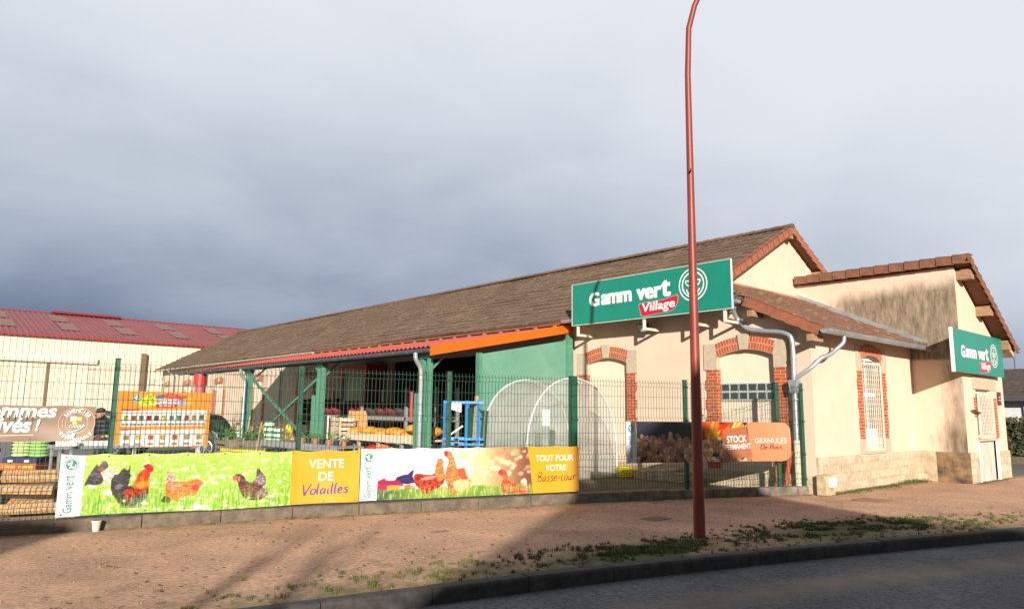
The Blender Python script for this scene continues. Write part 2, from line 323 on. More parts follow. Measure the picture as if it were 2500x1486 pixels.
def catmull(P, n=6, closed=False):
    P = [np.array(p, float) for p in P]; out = []; m = len(P)
    for i in range(m if closed else m - 1):
        p0 = P[(i - 1) % m] if closed or i > 0 else P[0]; p1 = P[i]; p2 = P[(i + 1) % m]; p3 = P[(i + 2) % m] if closed or i + 2 < m else P[-1]
        for k in range(n):
            t = k / n; out.append(0.5 * (2 * p1 + (p2 - p0) * t + (2 * p0 - 5 * p1 + 4 * p2 - p3) * t * t + (3 * p1 - p0 - 3 * p2 + p3) * t ** 3))
    if not closed: out.append(P[-1])
    return out
def ribbon(P, w, closed=False, taper=False):
    P = [np.array(p, float) for p in P]; n = len(P); vs = []; fs = []
    for i, p in enumerate(P):
        a = P[(i - 1) % n] if closed or i > 0 else p; b = P[(i + 1) % n] if closed or i < n - 1 else p
        d = b - a; d = d / (np.linalg.norm(d) + 1e-9); nn = np.array([-d[1], d[0]])
        ww = w * (0.55 + 0.45 * math.sin(math.pi * min(1, max(0, (i + 0.6) / n)))) if taper else w
        vs += [p + nn * ww / 2, p - nn * ww / 2]
    for i in range(n if closed else n - 1):
        j = (i + 1) % n; fs.append((2 * i, 2 * i + 1, 2 * j + 1, 2 * j))
    return np.array(vs), fs
def circ(r, n=48, cx=0, cy=0): return [(cx + r * math.cos(2 * math.pi * k / n), cy + r * math.sin(2 * math.pi * k / n)) for k in range(n)]
def polyf(P): return np.array(P, float), [tuple(range(len(P)))]
def join(*L):
    vs = []; fs = []; o = 0
    for v, f in L: vs.append(v); fs += [tuple(i + o for i in q) for q in f]; o += len(v)
    return np.concatenate(vs), fs
def xf(vf, cx, cy, s, sy=None): return vf[0] * np.array([s, sy or s]) + np.array([cx, cy]), vf[1]
def leaf(cx, cy, L, w, ang):
    P = [(0, 0), (-w * .8, L * .35), (-w * .75, L * .7), (0, L), (w * .75, L * .7), (w * .8, L * .35)]
    P = catmull(P, 4, True); c, s = math.cos(ang), math.sin(ang); return [(cx + x * c - y * s, cy + x * s + y * c) for x, y in P]
def emblem_lines(k=1.0):
    return join(ribbon(circ(0.96, 56), 0.075, True), ribbon(circ(0.74, 52), 0.085, True),
                ribbon(leaf(-0.10, -0.06, 0.50, 0.15, 0.95), 0.07 * k, True), ribbon(leaf(0.0, 0.02, 0.52, 0.15, 0.0), 0.07 * k, True),
                ribbon(leaf(0.10, -0.06, 0.50, 0.15, -0.95), 0.07 * k, True),
                ribbon(catmull([(-0.06, -0.12), (-0.10, -0.36), (-0.30, -0.52), (-0.42, -0.36), (-0.46, -0.25)], 5), 0.075 * k),
                ribbon(catmull([(0.06, -0.12), (0.08, -0.36), (0.26, -0.53), (0.40, -0.36), (0.46, -0.25)], 5), 0.075 * k))
def emblem_solid():
    return join(ribbon(circ(0.95, 56), 0.09, True), polyf(circ(0.78, 48)))
def emblem_white():
    return join(polyf(leaf(-0.08, 0.0, 0.55, 0.2, 1.1)), polyf(leaf(0.0, 0.05, 0.6, 0.2, 0.05)), polyf(leaf(0.05, -0.1, 0.5, 0.2, 2.6)),
                ribbon(catmull([(0.0, 0.0), (0.10, -0.35), (0.36, -0.46), (0.55, -0.2), (0.6, 0.1)], 6), 0.10))
def decal(name, m, parent, vf, surf, off):
    v, f = vf; par = list(range(len(v)))
    def find(i):
        while par[i] != i: par[i] = par[par[i]]; i = par[i]
        return i
    for q in f:
        for i in q[1:]: par[find(i)] = find(q[0])
    ids = {}; lay = [ids.setdefault(find(i), len(ids)) for i in range(len(v))]
    me = bpy.data.meshes.new(name); me.from_pydata([tuple(surf(x, y, off + .0001 * l)) for (x, y), l in zip(v, lay)], [], f); me.update()
    o = bpy.data.objects.new(name, me); COL.objects.link(o); me.materials.append(m)
    if parent is not None: attach(o, parent)
    return o
def plane_surf(o, rx, ux, nx):
    o, rx, ux, nx = Vector(o), Vector(rx), Vector(ux), Vector(nx)
    return lambda x, y, off: o + rx * float(x) + ux * float(y) + nx * off
# brush-script strokes, one list of polylines per letter (unit height 1)
SCR = {
 'V': [[(0.05, .98), (0.12, .55), (0.20, .05), (0.24, .02), (0.42, .5), (0.60, 1.0)]],
 'o': [[(.30, .50), (.14, .44), (.06, .22), (.14, .03), (.30, .06), (.40, .28), (.34, .48), (.24, .5)]],
 'l': [[(.10, 1.0), (.06, .5), (.08, .06), (.16, .02)]],
 'a': [[(.36, .46), (.18, .48), (.06, .24), (.12, .03), (.26, .12), (.38, .46)], [(.38, .48), (.34, .15), (.42, .02)]],
 'i': [[(.08, .48), (.05, .18), (.10, .02), (.17, .05)], [(.11, .68), (.12, .74)]],
 'e': [[(.06, .22), (.26, .30), (.30, .46), (.18, .52), (.06, .30), (.08, .08), (.20, .01), (.34, .10)]],
 's': [[(.34, .50), (.18, .52), (.12, .38), (.28, .24), (.26, .06), (.10, .02), (.02, .08)]],
 'B': [[(.10, .95), (.08, .5), (.06, .02)], [(.06, .92), (.30, .98), (.42, .80), (.30, .58), (.12, .52), (.36, .46), (.46, .24), (.32, .04), (.06, .04)]],
 '-': [[(.02, .30), (.30, .32)]],
 'c': [[(.32, .46), (.18, .50), (.06, .26), (.12, .04), (.26, .03), (.34, .10)]],
 'u': [[(.06, .48), (.05, .16), (.14, .02), (.28, .10), (.36, .46)], [(.36, .48), (.34, .16), (.42, .02)]],
 'r': [[(.06, .48), (.08, .22), (.06, .02)], [(.07, .26), (.16, .44), (.30, .50)]],
 'D': [[(.12, .95), (.08, .5), (.08, .04)], [(.02, .92), (.34, .94), (.54, .62), (.46, .22), (.24, .02), (.06, .05)]]}
ADV = {'V': .56, 'o': .46, 'l': .24, 'a': .50, 'i': .24, 'e': .42, 's': .42, 'B': .54, '-': .38, 'c': .40, 'u': .50, 'r': .34, 'D': .62, ' ': .30}
def script(s, w=0.10):
    L = []; x = 0
    for ch in s:
        for st in SCR.get(ch, []): L.append(ribbon(catmull([(x + px + py * .12, py) for px, py in st], 5), w, taper=True))
        x += ADV[ch]
    return join(*L)
def arc_text(s, r, a0, a1, h, flip=False):
    L = []
    for k, ch in enumerate(s):
        a = a0 + (a1 - a0) * (k + .5) / len(s); v, f = text2d(ch, 0.02)
        if not len(v): continue
        b = v.max(0); v = (v - [b[0] / 2, 0]) * (h / 0.72)
        v[:, 0] *= 0.9
        if flip: v[:, 1] -= h
        th = a + (math.pi / 2 if flip else -math.pi / 2)
        L.append((np.c_[r * math.cos(a) + v[:, 0] * math.cos(th) - v[:, 1] * math.sin(th), r * math.sin(a) + v[:, 0] * math.sin(th) + v[:, 1] * math.cos(th)], f))
    return join(*L)
# ------------------------------------------------------------------ painted prints (arrays sampled at mesh vertices)
def srgb(c): c = np.asarray(c, float) / 255.0; return np.where(c <= 0.04045, c / 12.92, ((c + 0.055) / 1.055) ** 2.4)
def homog(q):
    """pixel quad TL,TR,BR,BL of the photograph -> function giving u,v of the print"""
    A = []; B = []
    for (x, y), (u, v) in zip(q, ((0, 1), (1, 1), (1, 0), (0, 0))):
        A += [[x, y, 1, 0, 0, 0, -u * x, -u * y], [0, 0, 0, x, y, 1, -v * x, -v * y]]; B += [u, v]
    h = np.append(np.linalg.solve(np.array(A, float), np.array(B, float)), 1).reshape(3, 3)
    def f(pts): p = np.c_[np.asarray(pts, float), np.ones(len(pts))] @ h.T; return p[:, :2] / p[:, 2:]
    return f
class Paint:
    def __init__(s, w, h, bg):
        s.w, s.h = w, h; s.a = np.tile(np.asarray(bg, float), (h, w, 1)); s.U, s.V = np.meshgrid((np.arange(w) + .5) / w, (np.arange(h) + .5) / h)
    def inside(s, P):
        P = np.asarray(P); x, y = s.U, s.V; c = np.zeros(x.shape, bool)
        for (x0, y0), (x1, y1) in zip(P, np.roll(P, -1, 0)):
            if y0 == y1: continue
            c ^= ((y0 > y) != (y1 > y)) & (x < (x1 - x0) * (y - y0) / (y1 - y0) + x0)
        return c
    def blend(s, al, col):
        al = np.asarray(al, float)[..., None]; s.a = s.a * (1 - al) + np.asarray(col, float) * al
    def poly(s, P, col, jit=0, jsc=(40, 20), seed=1, smooth=True, alpha=1.0, col2=None):
        P = catmull(P, 5, True) if smooth else P; m = s.inside(P).astype(float)
        k = np.pad(m, 1, mode='edge'); m = (k[1:-1, 1:-1] * 2 + k[:-2, 1:-1] + k[2:, 1:-1] + k[1:-1, :-2] + k[1:-1, 2:]) / 6
        c = np.asarray(col, float)
        if col2 is not None:
            nz = np.clip((vnoise(s.U * jsc[0], s.V * jsc[1], seed) - .5) * 2.2 + .5, 0, 1)[..., None]; c = c * nz + np.asarray(col2, float) * (1 - nz)
        jit = jit or (.28 if col2 is not None else 0)
        if jit: c = c * (1 + jit * (vnoise(s.U * jsc[0] * 2, s.V * jsc[1] * 2, seed + 9) - .5)[..., None] * 2)
        s.blend(m * alpha, np.clip(c, 0, 255))
    def blob(s, cx, cy, rx, ry, col, a=1.0, hard=1.0):
        d = np.sqrt(((s.U - cx) / rx) ** 2 + ((s.V - cy) / ry) ** 2); s.blend(np.clip((1 - d) * hard * 2, 0, 1) * a, col)
    def rect(s, u0, u1, v0, v1, col): s.blend(((s.U >= u0) & (s.U <= u1) & (s.V >= v0) & (s.V <= v1)).astype(float), col)
def apply_print(o, P, nu, nv, sc=0.66):
    col = srgb(np.clip(P.a, 0, 255)) * sc
    jj = np.clip((np.linspace(0, 1, nv) * P.h).astype(int), 0, P.h - 1); ii = np.clip((np.linspace(0, 1, nu) * P.w).astype(int), 0, P.w - 1)
    c = col[jj][:, ii].reshape(-1, 3); c = np.c_[c, np.ones(len(c))].astype(np.float32)
    a = o.data.color_attributes.new('print', 'FLOAT_COLOR', 'POINT'); a.data.foreach_set('color', c.ravel())

# ================================================================== THE SETTING
def interp(path, x):
    xs = [p[0] for p in path]; ys = [p[1] for p in path]; return float(np.interp(x, xs, ys))
KERB = [(-40, 12.0), (-12, 8.1), (-4, 6.95), (0, 6.3), (3.59, 5.65), (6.03, 5.15), (8.93, 4.35), (12.6, 3.17), (17, 1.6), (25, -1.6)]
kx = np.linspace(-40, 25, 400); ky = np.interp(kx, [p[0] for p in KERB], [p[1] for p in KERB]); kk = np.ones(15) / 15
ky[7:-7] = np.convolve(ky, kk, 'valid')
def kerb_y(x): return float(np.interp(x, kx, ky))
FN = [(-4.9, 12.45), (-2.4, 11.95), (0.05, 11.45), (2.5, 10.95), (4.95, 10.45), (7.28, 9.78), (9.68, 9.18), (12.05, 8.42), (14.05, 7.58), (14.62, 7.34)]
def fence_y(x): return interp([(-40, 19.5)] + FN + [(14.7, 7.3), (40, 7.3)], x)
RW = 0.135                                               # the road lies this far below the pavement
g = struct(MB().box(-500, 900, -500, 900, -0.6, -RW - .012).build('ground', mat('far_ground', (0.13, 0.125, 0.11), (0.09, 0.09, 0.075), scale=0.5, rough=1)))
# road: a fine strip along the kerb
xs = np.concatenate([np.linspace(-40, -6, 30), np.linspace(-5.5, 40, 180)])
def road_pt(u, v):
    x = xs[int(round(u * (len(xs) - 1)))]; yk = kerb_y(min(x, 25)) if x <= 25 else -1.6 - (x - 25) * .4
    return (x, yk - 9.0 * v * 1.0 + .02, -RW)
NV = 70
rd = struct(MB().grid(len(xs), NV, lambda u, v: road_pt(u, v)).build('road', asphalt))
vals = []
for p in rd.data.vertices:
    d = kerb_y(min(p.co.x, 25)) - p.co.y
    vals.append(0.55 * math.exp(-((d - 1.05) / 0.40) ** 2) + 0.22 * math.exp(-((d - 0.1) / 0.12) ** 2) + 0.25 * (vnoise(p.co.x * .7, d * 2.0 + 7, 3) - .5))
pattr(rd, 'sand', vals)
struct(MB().box(24.6, 200, -60, 90, -RW - .004, -RW - .002).build('side_street', asphalt))
# kerb stones
mb = MB(); x = -12.0; i = 0
while x < 24.5:
    x1 = x + 1.0; a = Vector((x + .006, kerb_y(x), 0)); b = Vector((x1 - .006, kerb_y(x1), 0)); d = (b - a).normalized(); n = Vector((-d.y, d.x, 0))
    pr = [(0.02, -.25), (0.0, -.02), (0.012, 0.004), (0.03, .012), (0.15, .012), (0.15, -.25)]; j = random.uniform(-.004, .004)
    vs = [p + n * q[0] + Vector((0, 0, q[1] + j)) for p in (a, b) for q in pr]; m = len(pr)
    mb.add(vs, [tuple(range(m)), tuple(range(2 * m - 1, m - 1, -1))] + [(k, k + m, (k + 1) % m + m, (k + 1) % m) for k in range(m)]); x = x1
struct(mb.build('kerb', kerbm, recalc=True))
# pavement of red gravel
px = np.concatenate([np.linspace(-40, -6, 40), np.linspace(-5.5, 24.6, 330)]); PV = 64
def pav_pt(u, v):
    x = px[int(round(u * (len(px) - 1)))]; y0 = kerb_y(x) + .13; y1 = fence_y(x) + (0.05 if x < 14.7 else 4.0)
    y = y0 + (y1 - y0) * v; z = 0.012 * (vnoise(x * 1.3, y * 1.3, 5) - .5) + 0.008 * (vnoise(x * 4, y * 4, 6) - .5)
    return (x, y, z)
pv = struct(MB().grid(len(px), PV, pav_pt).build('pavement', gravelm, smooth=True))
vals = []
for p in pv.data.vertices:
    x, y = p.co.x, p.co.y; dk = y - kerb_y(x) - .13; df = (fence_y(x) if x < 14.7 else (7.1 if x < 20.2 else 6.0)) - y
    m = 0.62 * math.exp(-max(dk, 0) / 0.85) + 0.55 * math.exp(-max(df, 0) / 0.28) + 0.34 * (vnoise(x * .8, y * .9, 11) - .5) + .04
    m += 0.52 * math.exp(-((x - 10.8) / 1.7) ** 2 - ((y - 5.0) / .5) ** 2) + 0.62 * math.exp(-((x - 7.2) / .95) ** 2 - ((y - 5.6) / .36) ** 2)
    vals.append(m)
pattr(pv, 'moss', vals)
# yard behind the fence
yx = np.linspace(-40, 15.2, 60)
struct(MB().grid(60, 2, lambda u, v: (yx[int(round(u * 59))], fence_y(yx[int(round(u * 59))]) + .06 if v < .5 else 56, -0.003)).build('yard', yardm))
struct(MB().add([(9.7, 9.25, .004), (14.7, 7.4, .004), (14.7, 14, .004), (10.9, 14, .004), (9.9, 11.5, .004)], [(0, 1, 2, 3, 4)]).build('yard_earth', soil))

# ================================================================== THE SHOP BUILDING
XM, YW, YG, XA, YA = 14.7, 7.15, 10.2, 20.2, 6.0        # facade, side wall, main gable, annex side wall, annex front
XE = 23.45                                                # far end of the annex front
shop = thing('shop_building', 'long cream rendered shop with brown tiled roofs, brick window surrounds and stone plinth', 'building', (XM, YW, 0))
zmain = lambda X: 4.13 + .54 * (X - 14.3)                # roof plane of the hall
zlow = lambda Y: 3.36 + .47 * (Y - 6.75)                 # roof plane of the low wing
def holed_wall(name, m, fn, U0, U1, Z0, Z1, holes, depth, topfn=None, parent=None, back=None):
    """wall in (u,z) with rectangular holes; fn(u,z,d) gives the point, d = depth into the wall"""
    us = sorted({U0, U1} | {h[0] for h in holes} | {h[1] for h in holes}); zs = sorted({Z0, Z1} | {h[2] for h in holes} | {h[3] for h in holes})
    b = MB()
    for i in range(len(us) - 1):
        for j in range(len(zs) - 1):
            uc = (us[i] + us[i + 1]) / 2; zc = (zs[j] + zs[j + 1]) / 2
            if any(h[0] < uc < h[1] and h[2] < zc < h[3] for h in holes): continue
            zt = [zs[j + 1]] * 2
            if topfn and j == len(zs) - 2: zt = [topfn(us[i]), topfn(us[i + 1])]
            b.add([fn(us[i], zs[j], 0), fn(us[i + 1], zs[j], 0), fn(us[i + 1], zt[1], 0), fn(us[i], zt[0], 0)], [(0, 1, 2, 3)])
    for h in holes:
        q = [(h[0], h[2]), (h[1], h[2]), (h[1], h[3]), (h[0], h[3])]
        for k in range(4):
            (a, c), (e, f_) = q[k], q[(k + 1) % 4]; b.add([fn(a, c, 0), fn(e, f_, 0), fn(e, f_, depth), fn(a, c, depth)], [(0, 1, 2, 3)])
    return b.build(name, m, parent)
f1 = lambda u, z, d: (XM + d, u, z)                      # facade, u = Y
f2 = lambda u, z, d: (u, YW + d, z)                      # side wall, u = X
f4 = lambda u, z, d: (u, YA + d, z)                      # annex front, u = X
WIN = [(7.98, 9.40), (12.08, 13.50), (30.0, 31.35), (35.4, 36.75), (40.8, 42.15), (46.2, 47.55), (50.4, 51.4)]
DOOR = (16.6, 23.5)
holes = [(a, b, 0.5, 3.08) for a, b in WIN] + [(DOOR[0], DOOR[1], 0.0, 3.4)]
facade = holed_wall('wall', cream, f1, YW, 52.2, -.2, 4.2, holes, 0.16, lambda u: min(4.3, zlow(u) + .1 - .05), shop)
facade.name = 'facade_wall'
# arch windows of the facade: infill, brick jambs, stone blocks, brick arch, keystone
def arch_window(a, b, n, glass=False):
    w = b - a; mid = (a + b) / 2; zs = 2.90; zt = 3.05     # spring and crown of the opening
    o = MB().box(XM + .13, XM + .16, a, b, 0.5, 3.08).build('blind_window', infill, shop)
    # cream wall filling the corners above the arch
    R0 = ((w / 2) ** 2 + (zt - zs) ** 2) / (2 * (zt - zs)); cz = zt - R0
    def arc(r, t): th = math.asin((w / 2) / R0) * t; return (mid + r * math.sin(th), cz + r * math.cos(th))
    sp = MB()
    for k in range(12):
        t0, t1 = -1 + k / 6, -1 + (k + 1) / 6; p, q = arc(R0, t0), arc(R0, t1)
        sp.add([(XM - .004, p[0], p[1]), (XM - .004, q[0], q[1]), (XM - .004, q[0], 3.1), (XM - .004, p[0], 3.1)], [(0, 1, 2, 3)])
        sp.add([(XM - .004, p[0], p[1]), (XM - .004, q[0], q[1]), (XM + .13, q[0], q[1]), (XM + .13, p[0], p[1])], [(0, 1, 2, 3)])
    sp.build('arch_reveal', cream, o)
    T = [k / 20 for k in range(-20, 21)]; halves = [MB(), MB()]
    for t0, t1 in zip(T[:-1], T[1:]):
        if abs((t0 + t1) / 2) < 0.13: continue
        ar = halves[t0 > 0]
        p, q, p2, q2 = arc(R0, t0), arc(R0, t1), arc(R0 + .30, t0), arc(R0 + .30, t1); X0 = XM - .028
        ar.add([(X0, *p), (X0, *q), (X0, *q2), (X0, *p2)], [(0, 1, 2, 3)])
        ar.add([(X0, *p), (X0, *q), (XM + .13, *q), (XM + .13, *p)], [(0, 1, 2, 3)]); ar.add([(X0, *p2), (X0, *q2), (XM, *q2), (XM, *p2)], [(0, 1, 2, 3)])
    for ar in halves: uvset(ar.build('brick_arch', brickarch, o), lambda c: (math.atan2(c.y - mid, c.z - cz) * (R0 + .15), (math.hypot(c.y - mid, c.z - cz) - R0)))
    th = math.asin((w / 2) / R0) * .135; kp = [(mid + r * math.sin(s * th) * (1.25 if r > R0 else 1), cz + r * math.cos(s * th)) for r, s in ((R0 - .0, -1), (R0 - .0, 1), (R0 + .36, 1), (R0 + .36, -1))]
    MB().prism(kp, 0, XM - .055, XM + .02).build('keystone', stone, o, bevel=.008)
    for s, e in ((-1, a), (1, b)):
        y0, y1 = (e - .32, e) if s < 0 else (e, e + .32)
        blk = [(e - s * .005, 2.62), (e + s * .34, 2.62), (e + s * .34, 3.22), (e + s * .05, 3.22), (e - s * .005, 2.94)]
        MB().prism(blk, 0, XM - .03, XM + .13).build('stone_block', stone, o)
        j = MB(); z = 0.36; k = 0
        while z < 2.62:
            wd = .31 if k % 2 == 0 else .27; h = min(.225, 2.62 - z)
            j.box(XM - .026, XM + .128, *((e - wd, e + .004) if s < 0 else (e - .004, e + wd)), z, z + h - .001); z += h; k += 1
        j.build('brick_jamb', brick, o)
    if glass:
        gb = MB(); fr = MB(); n = 6; ww = (w - .06) / n
        for r in range(2):
            for k in range(n):
                y = a + .03 + ww * k; z = 1.92 + .19 * r; gb.box(XM + .085, XM + .13, y + .028, y + ww - .028, z + .028, z + .162)
                fr.box(XM + .095, XM + .125, y, y + .024, z, z + .19); fr.box(XM + .095, XM + .125, y + ww - .024, y + ww, z, z + .19)
                fr.box(XM + .097, XM + .125, y + .024, y + ww - .024, z, z + .022); fr.box(XM + .097, XM + .125, y + .024, y + ww - .024, z + .168, z + .19)
        fr.build('glass_block', mat('pale_glass', (0.48, 0.50, 0.48), (0.30, 0.33, 0.33), rough=.2, scale=20), o)
        gb.build('glass_block_core', glassmat('dark_glass_block', (0.05, 0.06, 0.06), .15), o)
        MB().box(XM + .10, XM + .128, a, b, 1.895, 1.917).build('glass_block_sill', stone, o)
    return o
for k, (a, b) in enumerate(WIN): arch_window(a, b, k, k == 0)
# dark storeroom behind the open doorway
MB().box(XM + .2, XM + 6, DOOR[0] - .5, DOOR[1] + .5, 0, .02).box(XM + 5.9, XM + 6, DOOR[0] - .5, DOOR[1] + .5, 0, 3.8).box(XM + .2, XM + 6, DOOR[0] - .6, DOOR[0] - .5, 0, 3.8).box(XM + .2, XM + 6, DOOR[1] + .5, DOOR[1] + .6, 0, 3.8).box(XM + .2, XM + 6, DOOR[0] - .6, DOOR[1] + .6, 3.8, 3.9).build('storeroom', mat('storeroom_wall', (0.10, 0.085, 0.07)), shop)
# stone plinth on facade and side wall
b = MB(); ys = [YW] + [v for w in sorted(WIN) for v in (w[0] - .36, w[1] + .36)] + [DOOR[0], DOOR[1], 52.2]
b.box(XM - .035, XM, YW - .035, 14.0, -.2, .36); b.box(XM - .035, XM, 23.5, 52.2, -.2, .36)
b.split('facade_plinth', plinthm, shop)
# side wall (two windows' worth of wall, one tall window)
WO = (17.12, 18.20, 0.80, 3.02)
holed_wall('side_wall', cream, f2, XM, XA, -.2, 3.44, [WO], 0.20, None, shop)
pl = MB().box(XM, 16.80, YW - .045, YW, -.2, .74).box(18.40, XA, YW - .045, YW, -.2, .74).box(16.80, 18.40, YW - .045, YW, -.2, .70).split('side_plinth', plinthm, shop)
# tall window with grille
wn = MB().box(17.02, 18.10, YW + .15, YW + .19, 0.80, 3.02).build('tall_window', white, shop)
pn = MB()
for x0, x1, z0, z1 in ((17.10, 17.52, 1.30, 2.05), (17.60, 18.02, 1.30, 2.05), (17.10, 17.52, 2.15, 2.90), (17.60, 18.02, 2.15, 2.90)): pn.box(x0, x1, YW + .135, YW + .149, z0, z1)
pn.build('pane', glassmat('window_glass', (0.13, 0.155, 0.18), .1), wn)
gr = MB()
for k in range(10): xx = 17.06 + k * .111; gr.box(xx - .004, xx + .004, YW - .012, YW + .006, .82, 2.82)
for k in range(18): z = .85 + k * .114; gr.box(17.05, 18.07, YW - .006, YW + .004, z - .004, z + .004)
gr.box(17.03, 18.09, YW - .022, YW + .016, .80, .835).box(17.03, 18.09, YW - .022, YW + .016, 2.80, 2.835).box(17.02, 17.05, YW - .022, YW + .016, .80, 2.835).box(18.07, 18.10, YW - .022, YW + .016, .80, 2.835)
gr.build('grille', steelcream, wn)
sr = MB(); sr.box(16.74, 17.025, YW - .022, YW + .147, 2.62, 3.20).box(18.095, 18.42, YW - .022, YW + .147, 2.62, 3.20).box(16.74, 17.025, YW - .022, YW + .147, .74, 1.08).box(18.095, 18.42, YW - .022, YW + .147, .74, 1.08).box(17.026, 18.094, YW - .045, YW + .147, .742, .805)
sr.split('stone_surround', stone, wn)
j = MB()
for x0, s in ((17.02, -1), (18.10, 1)):
    z = 1.08; k = 0
    while z < 2.62:
        wd = .27 if k % 2 else .24; h = min(.225, 2.62 - z); j.box(min(x0 - s * .004, x0 + s * wd), max(x0 - s * .004, x0 + s * wd), YW - .02, YW + .148, z, z + h - .001); z += h; k += 1
jl = MB(); jr_ = MB(); half = len(j.st) // 2; jl.v, jl.f = j.v[:j.st[half][0]], j.f[:j.st[half][1]]; jr_.v = j.v[j.st[half][0]:]; jr_.f = [tuple(i - j.st[half][0] for i in f) for f in j.f[j.st[half][1]:]]
jl.build('brick_jamb', brick, wn); jr_.build('brick_jamb', brick, wn)
ar = MB(); mid = 17.56; w = 1.08; zs, zt = 2.88, 3.02; R0 = ((w / 2) ** 2 + (zt - zs) ** 2) / (2 * (zt - zs)); cz = zt - R0
for k in range(16):
    A = [math.asin(w / 2 / R0) * (-1 + (k + e) / 8) for e in (0, 1)]; P = [(mid + r * math.sin(t), cz + r * math.cos(t)) for r in (R0, R0 + .24) for t in A]
    ar.add([(P[0][0], YW - .026, P[0][1]), (P[1][0], YW - .026, P[1][1]), (P[3][0], YW - .026, P[3][1]), (P[2][0], YW - .026, P[2][1])], [(0, 1, 2, 3)])
    ar.add([(P[0][0], YW - .026, P[0][1]), (P[1][0], YW - .026, P[1][1]), (P[1][0], YW + .15, P[1][1]), (P[0][0], YW + .15, P[0][1])], [(0, 1, 2, 3)])
    ar.add([(P[0][0], YW - .004, P[0][1]), (P[1][0], YW - .004, P[1][1]), (P[1][0], YW - .004, 3.05), (P[0][0], YW - .004, 3.05)], [(0, 1, 2, 3)])
arch = ar.build('brick_arch', brickarch, wn); uvset(arch, lambda c: (math.atan2(c.x - mid, c.z - cz) * R0, math.hypot(c.x - mid, c.z - cz) - R0))
wn.location.x = .10
# main gable wall
gy = YG
b = MB(); b.prism([(XM, 4.0), (XM, zmain(XM) - .08), (19.6, zmain(19.6) - .1), (24.5, zmain(14.7) - .08), (24.5, 0), (XA, 0), (XA, 3.0), (XM + .05, 3.0)], 1, gy, gy + .3).build('gable_wall', cream, shop)
MB().box(24.2, 24.5, YG + .3, 52.2, 0, 4.2).box(XM, 24.5, 52.0, 52.2, 0, 4.2).prism([(XM, 4.2), (19.6, 6.8), (24.5, 4.2)], 1, 52.0, 52.2).build('rear_wall', cream, shop)
# annex: stained side wall, front, far wall
def zannex(X): return 5.57 - .60 * (X - 20.05)
n1_, n2_ = 60, 70
ww = MB().grid(n1_, n2_, lambda u, v: (XA, YG + (YA - YG) * u, -.1 + (5.36 + .1) * v)).build('stained_wall', creamdirty, shop)
dv = []
for p in ww.data.vertices:
    y, z = p.co.y, p.co.z
    upper = max(0, min(1, (9.55 - y) / .8)) * max(0, min(1, (5.18 - z + .25 * (8 - y) * .2) / .45)) * (0.80 if z > 3.0 else 0)
    lower = (0.60 * max(0, min(1, (6.75 - y) / .5)) * max(0, min(1, (3.3 - z) / .5))) if z < 3.6 else 0
    low2 = 0.30 * math.exp(-((z - .95) / .5) ** 2) * max(0, min(1, (7.15 - y) / .3))
    dv.append(max(upper, lower) + low2)
pattr(ww, 'dirt', dv)
MB().box(XA - .045, XA, YA - .045, 6.70, -.2, .74).build('burnt_plinth', plinthdark, shop)
MB().box(XA - .046, XA, 6.702, YW - .046, -.2, .74).build('annex_plinth', plinthm, shop)
W4 = (21.1, 22.35, 1.08, 2.30)
aw = holed_wall('annex_front_wall', creamdirty, f4, XA, XE, -.2, 5.3, [W4, (20.98, 22.4, 0.0, 1.0)], 0.18, lambda u: zannex(u) - .14, shop)
pattr(aw, 'dirt', [0.12] * len(aw.data.vertices))
MB().box(XE - .2, XE + .003, YA + .01, YG, -.2, zannex(XE) - .14).build('annex_far_wall', cream, shop)
aw4 = MB().box(21.1, 22.35, YA + .13, YA + .17, 1.08, 2.30).build('annex_window', white, shop)
MB().box(21.2, 21.68, YA + .118, YA + .129, 1.15, 2.22).box(21.76, 22.25, YA + .118, YA + .129, 1.15, 2.22).build('pane', glassmat('window_glass_dim', (0.09, 0.105, 0.12)), aw4)
gr = MB()
for k in range(9): xx = 21.13 + k * .122; gr.box(xx - .006, xx + .006, YA - .075, YA - .055, 1.10, 2.16)
for k in range(12): z = 1.13 + k * .092; gr.box(21.08, 22.15, YA - .068, YA - .058, z - .005, z + .005)
gr.box(21.05, 22.18, YA - .085, YA - .045, 1.07, 1.105).box(21.05, 22.18, YA - .085, YA - .045, 2.15, 2.185).box(21.03, 21.06, YA - .085, YA - .045, 1.07, 2.185).box(22.17, 22.2, YA - .085, YA - .045, 1.07, 2.185)
gr.build('grille', steelcream, aw4)
MB().box(20.85, 22.75, YA - .03, YA + .10, 2.31, 2.62).box(20.95, 22.5, YA - .06, YA + .10, 1.0, 1.06).split('stone_surround', stone, aw4)
MB().box(22.346, 22.72, YA - .02, YA + .10, 1.065, 2.10).box(20.92, 21.104, YA - .02, YA + .1, 1.6, 2.1).split('brick_jamb', brick, aw4)
MB().box(20.99, 22.39, YA + .04, YA + .10, -.02, .99).build('blocked_doorway', mat('white_render', (.56, .53, .47), (.36, .33, .28), rough=.95, scale=4, stretch=(3, 3, .5)), shop)
MB().box(20.85, 20.98, YA - .035, YA + .05, -.1, 1.0).box(22.4, 22.55, YA - .035, YA + .05, -.1, 1.0).split('door_post', white, shop)
MB().box(XA + .002, 20.85, YA - .045, YA, -.2, .74).box(22.55, XE, YA - .045, YA, -.2, .72).split('front_plinth', plinthm, shop)

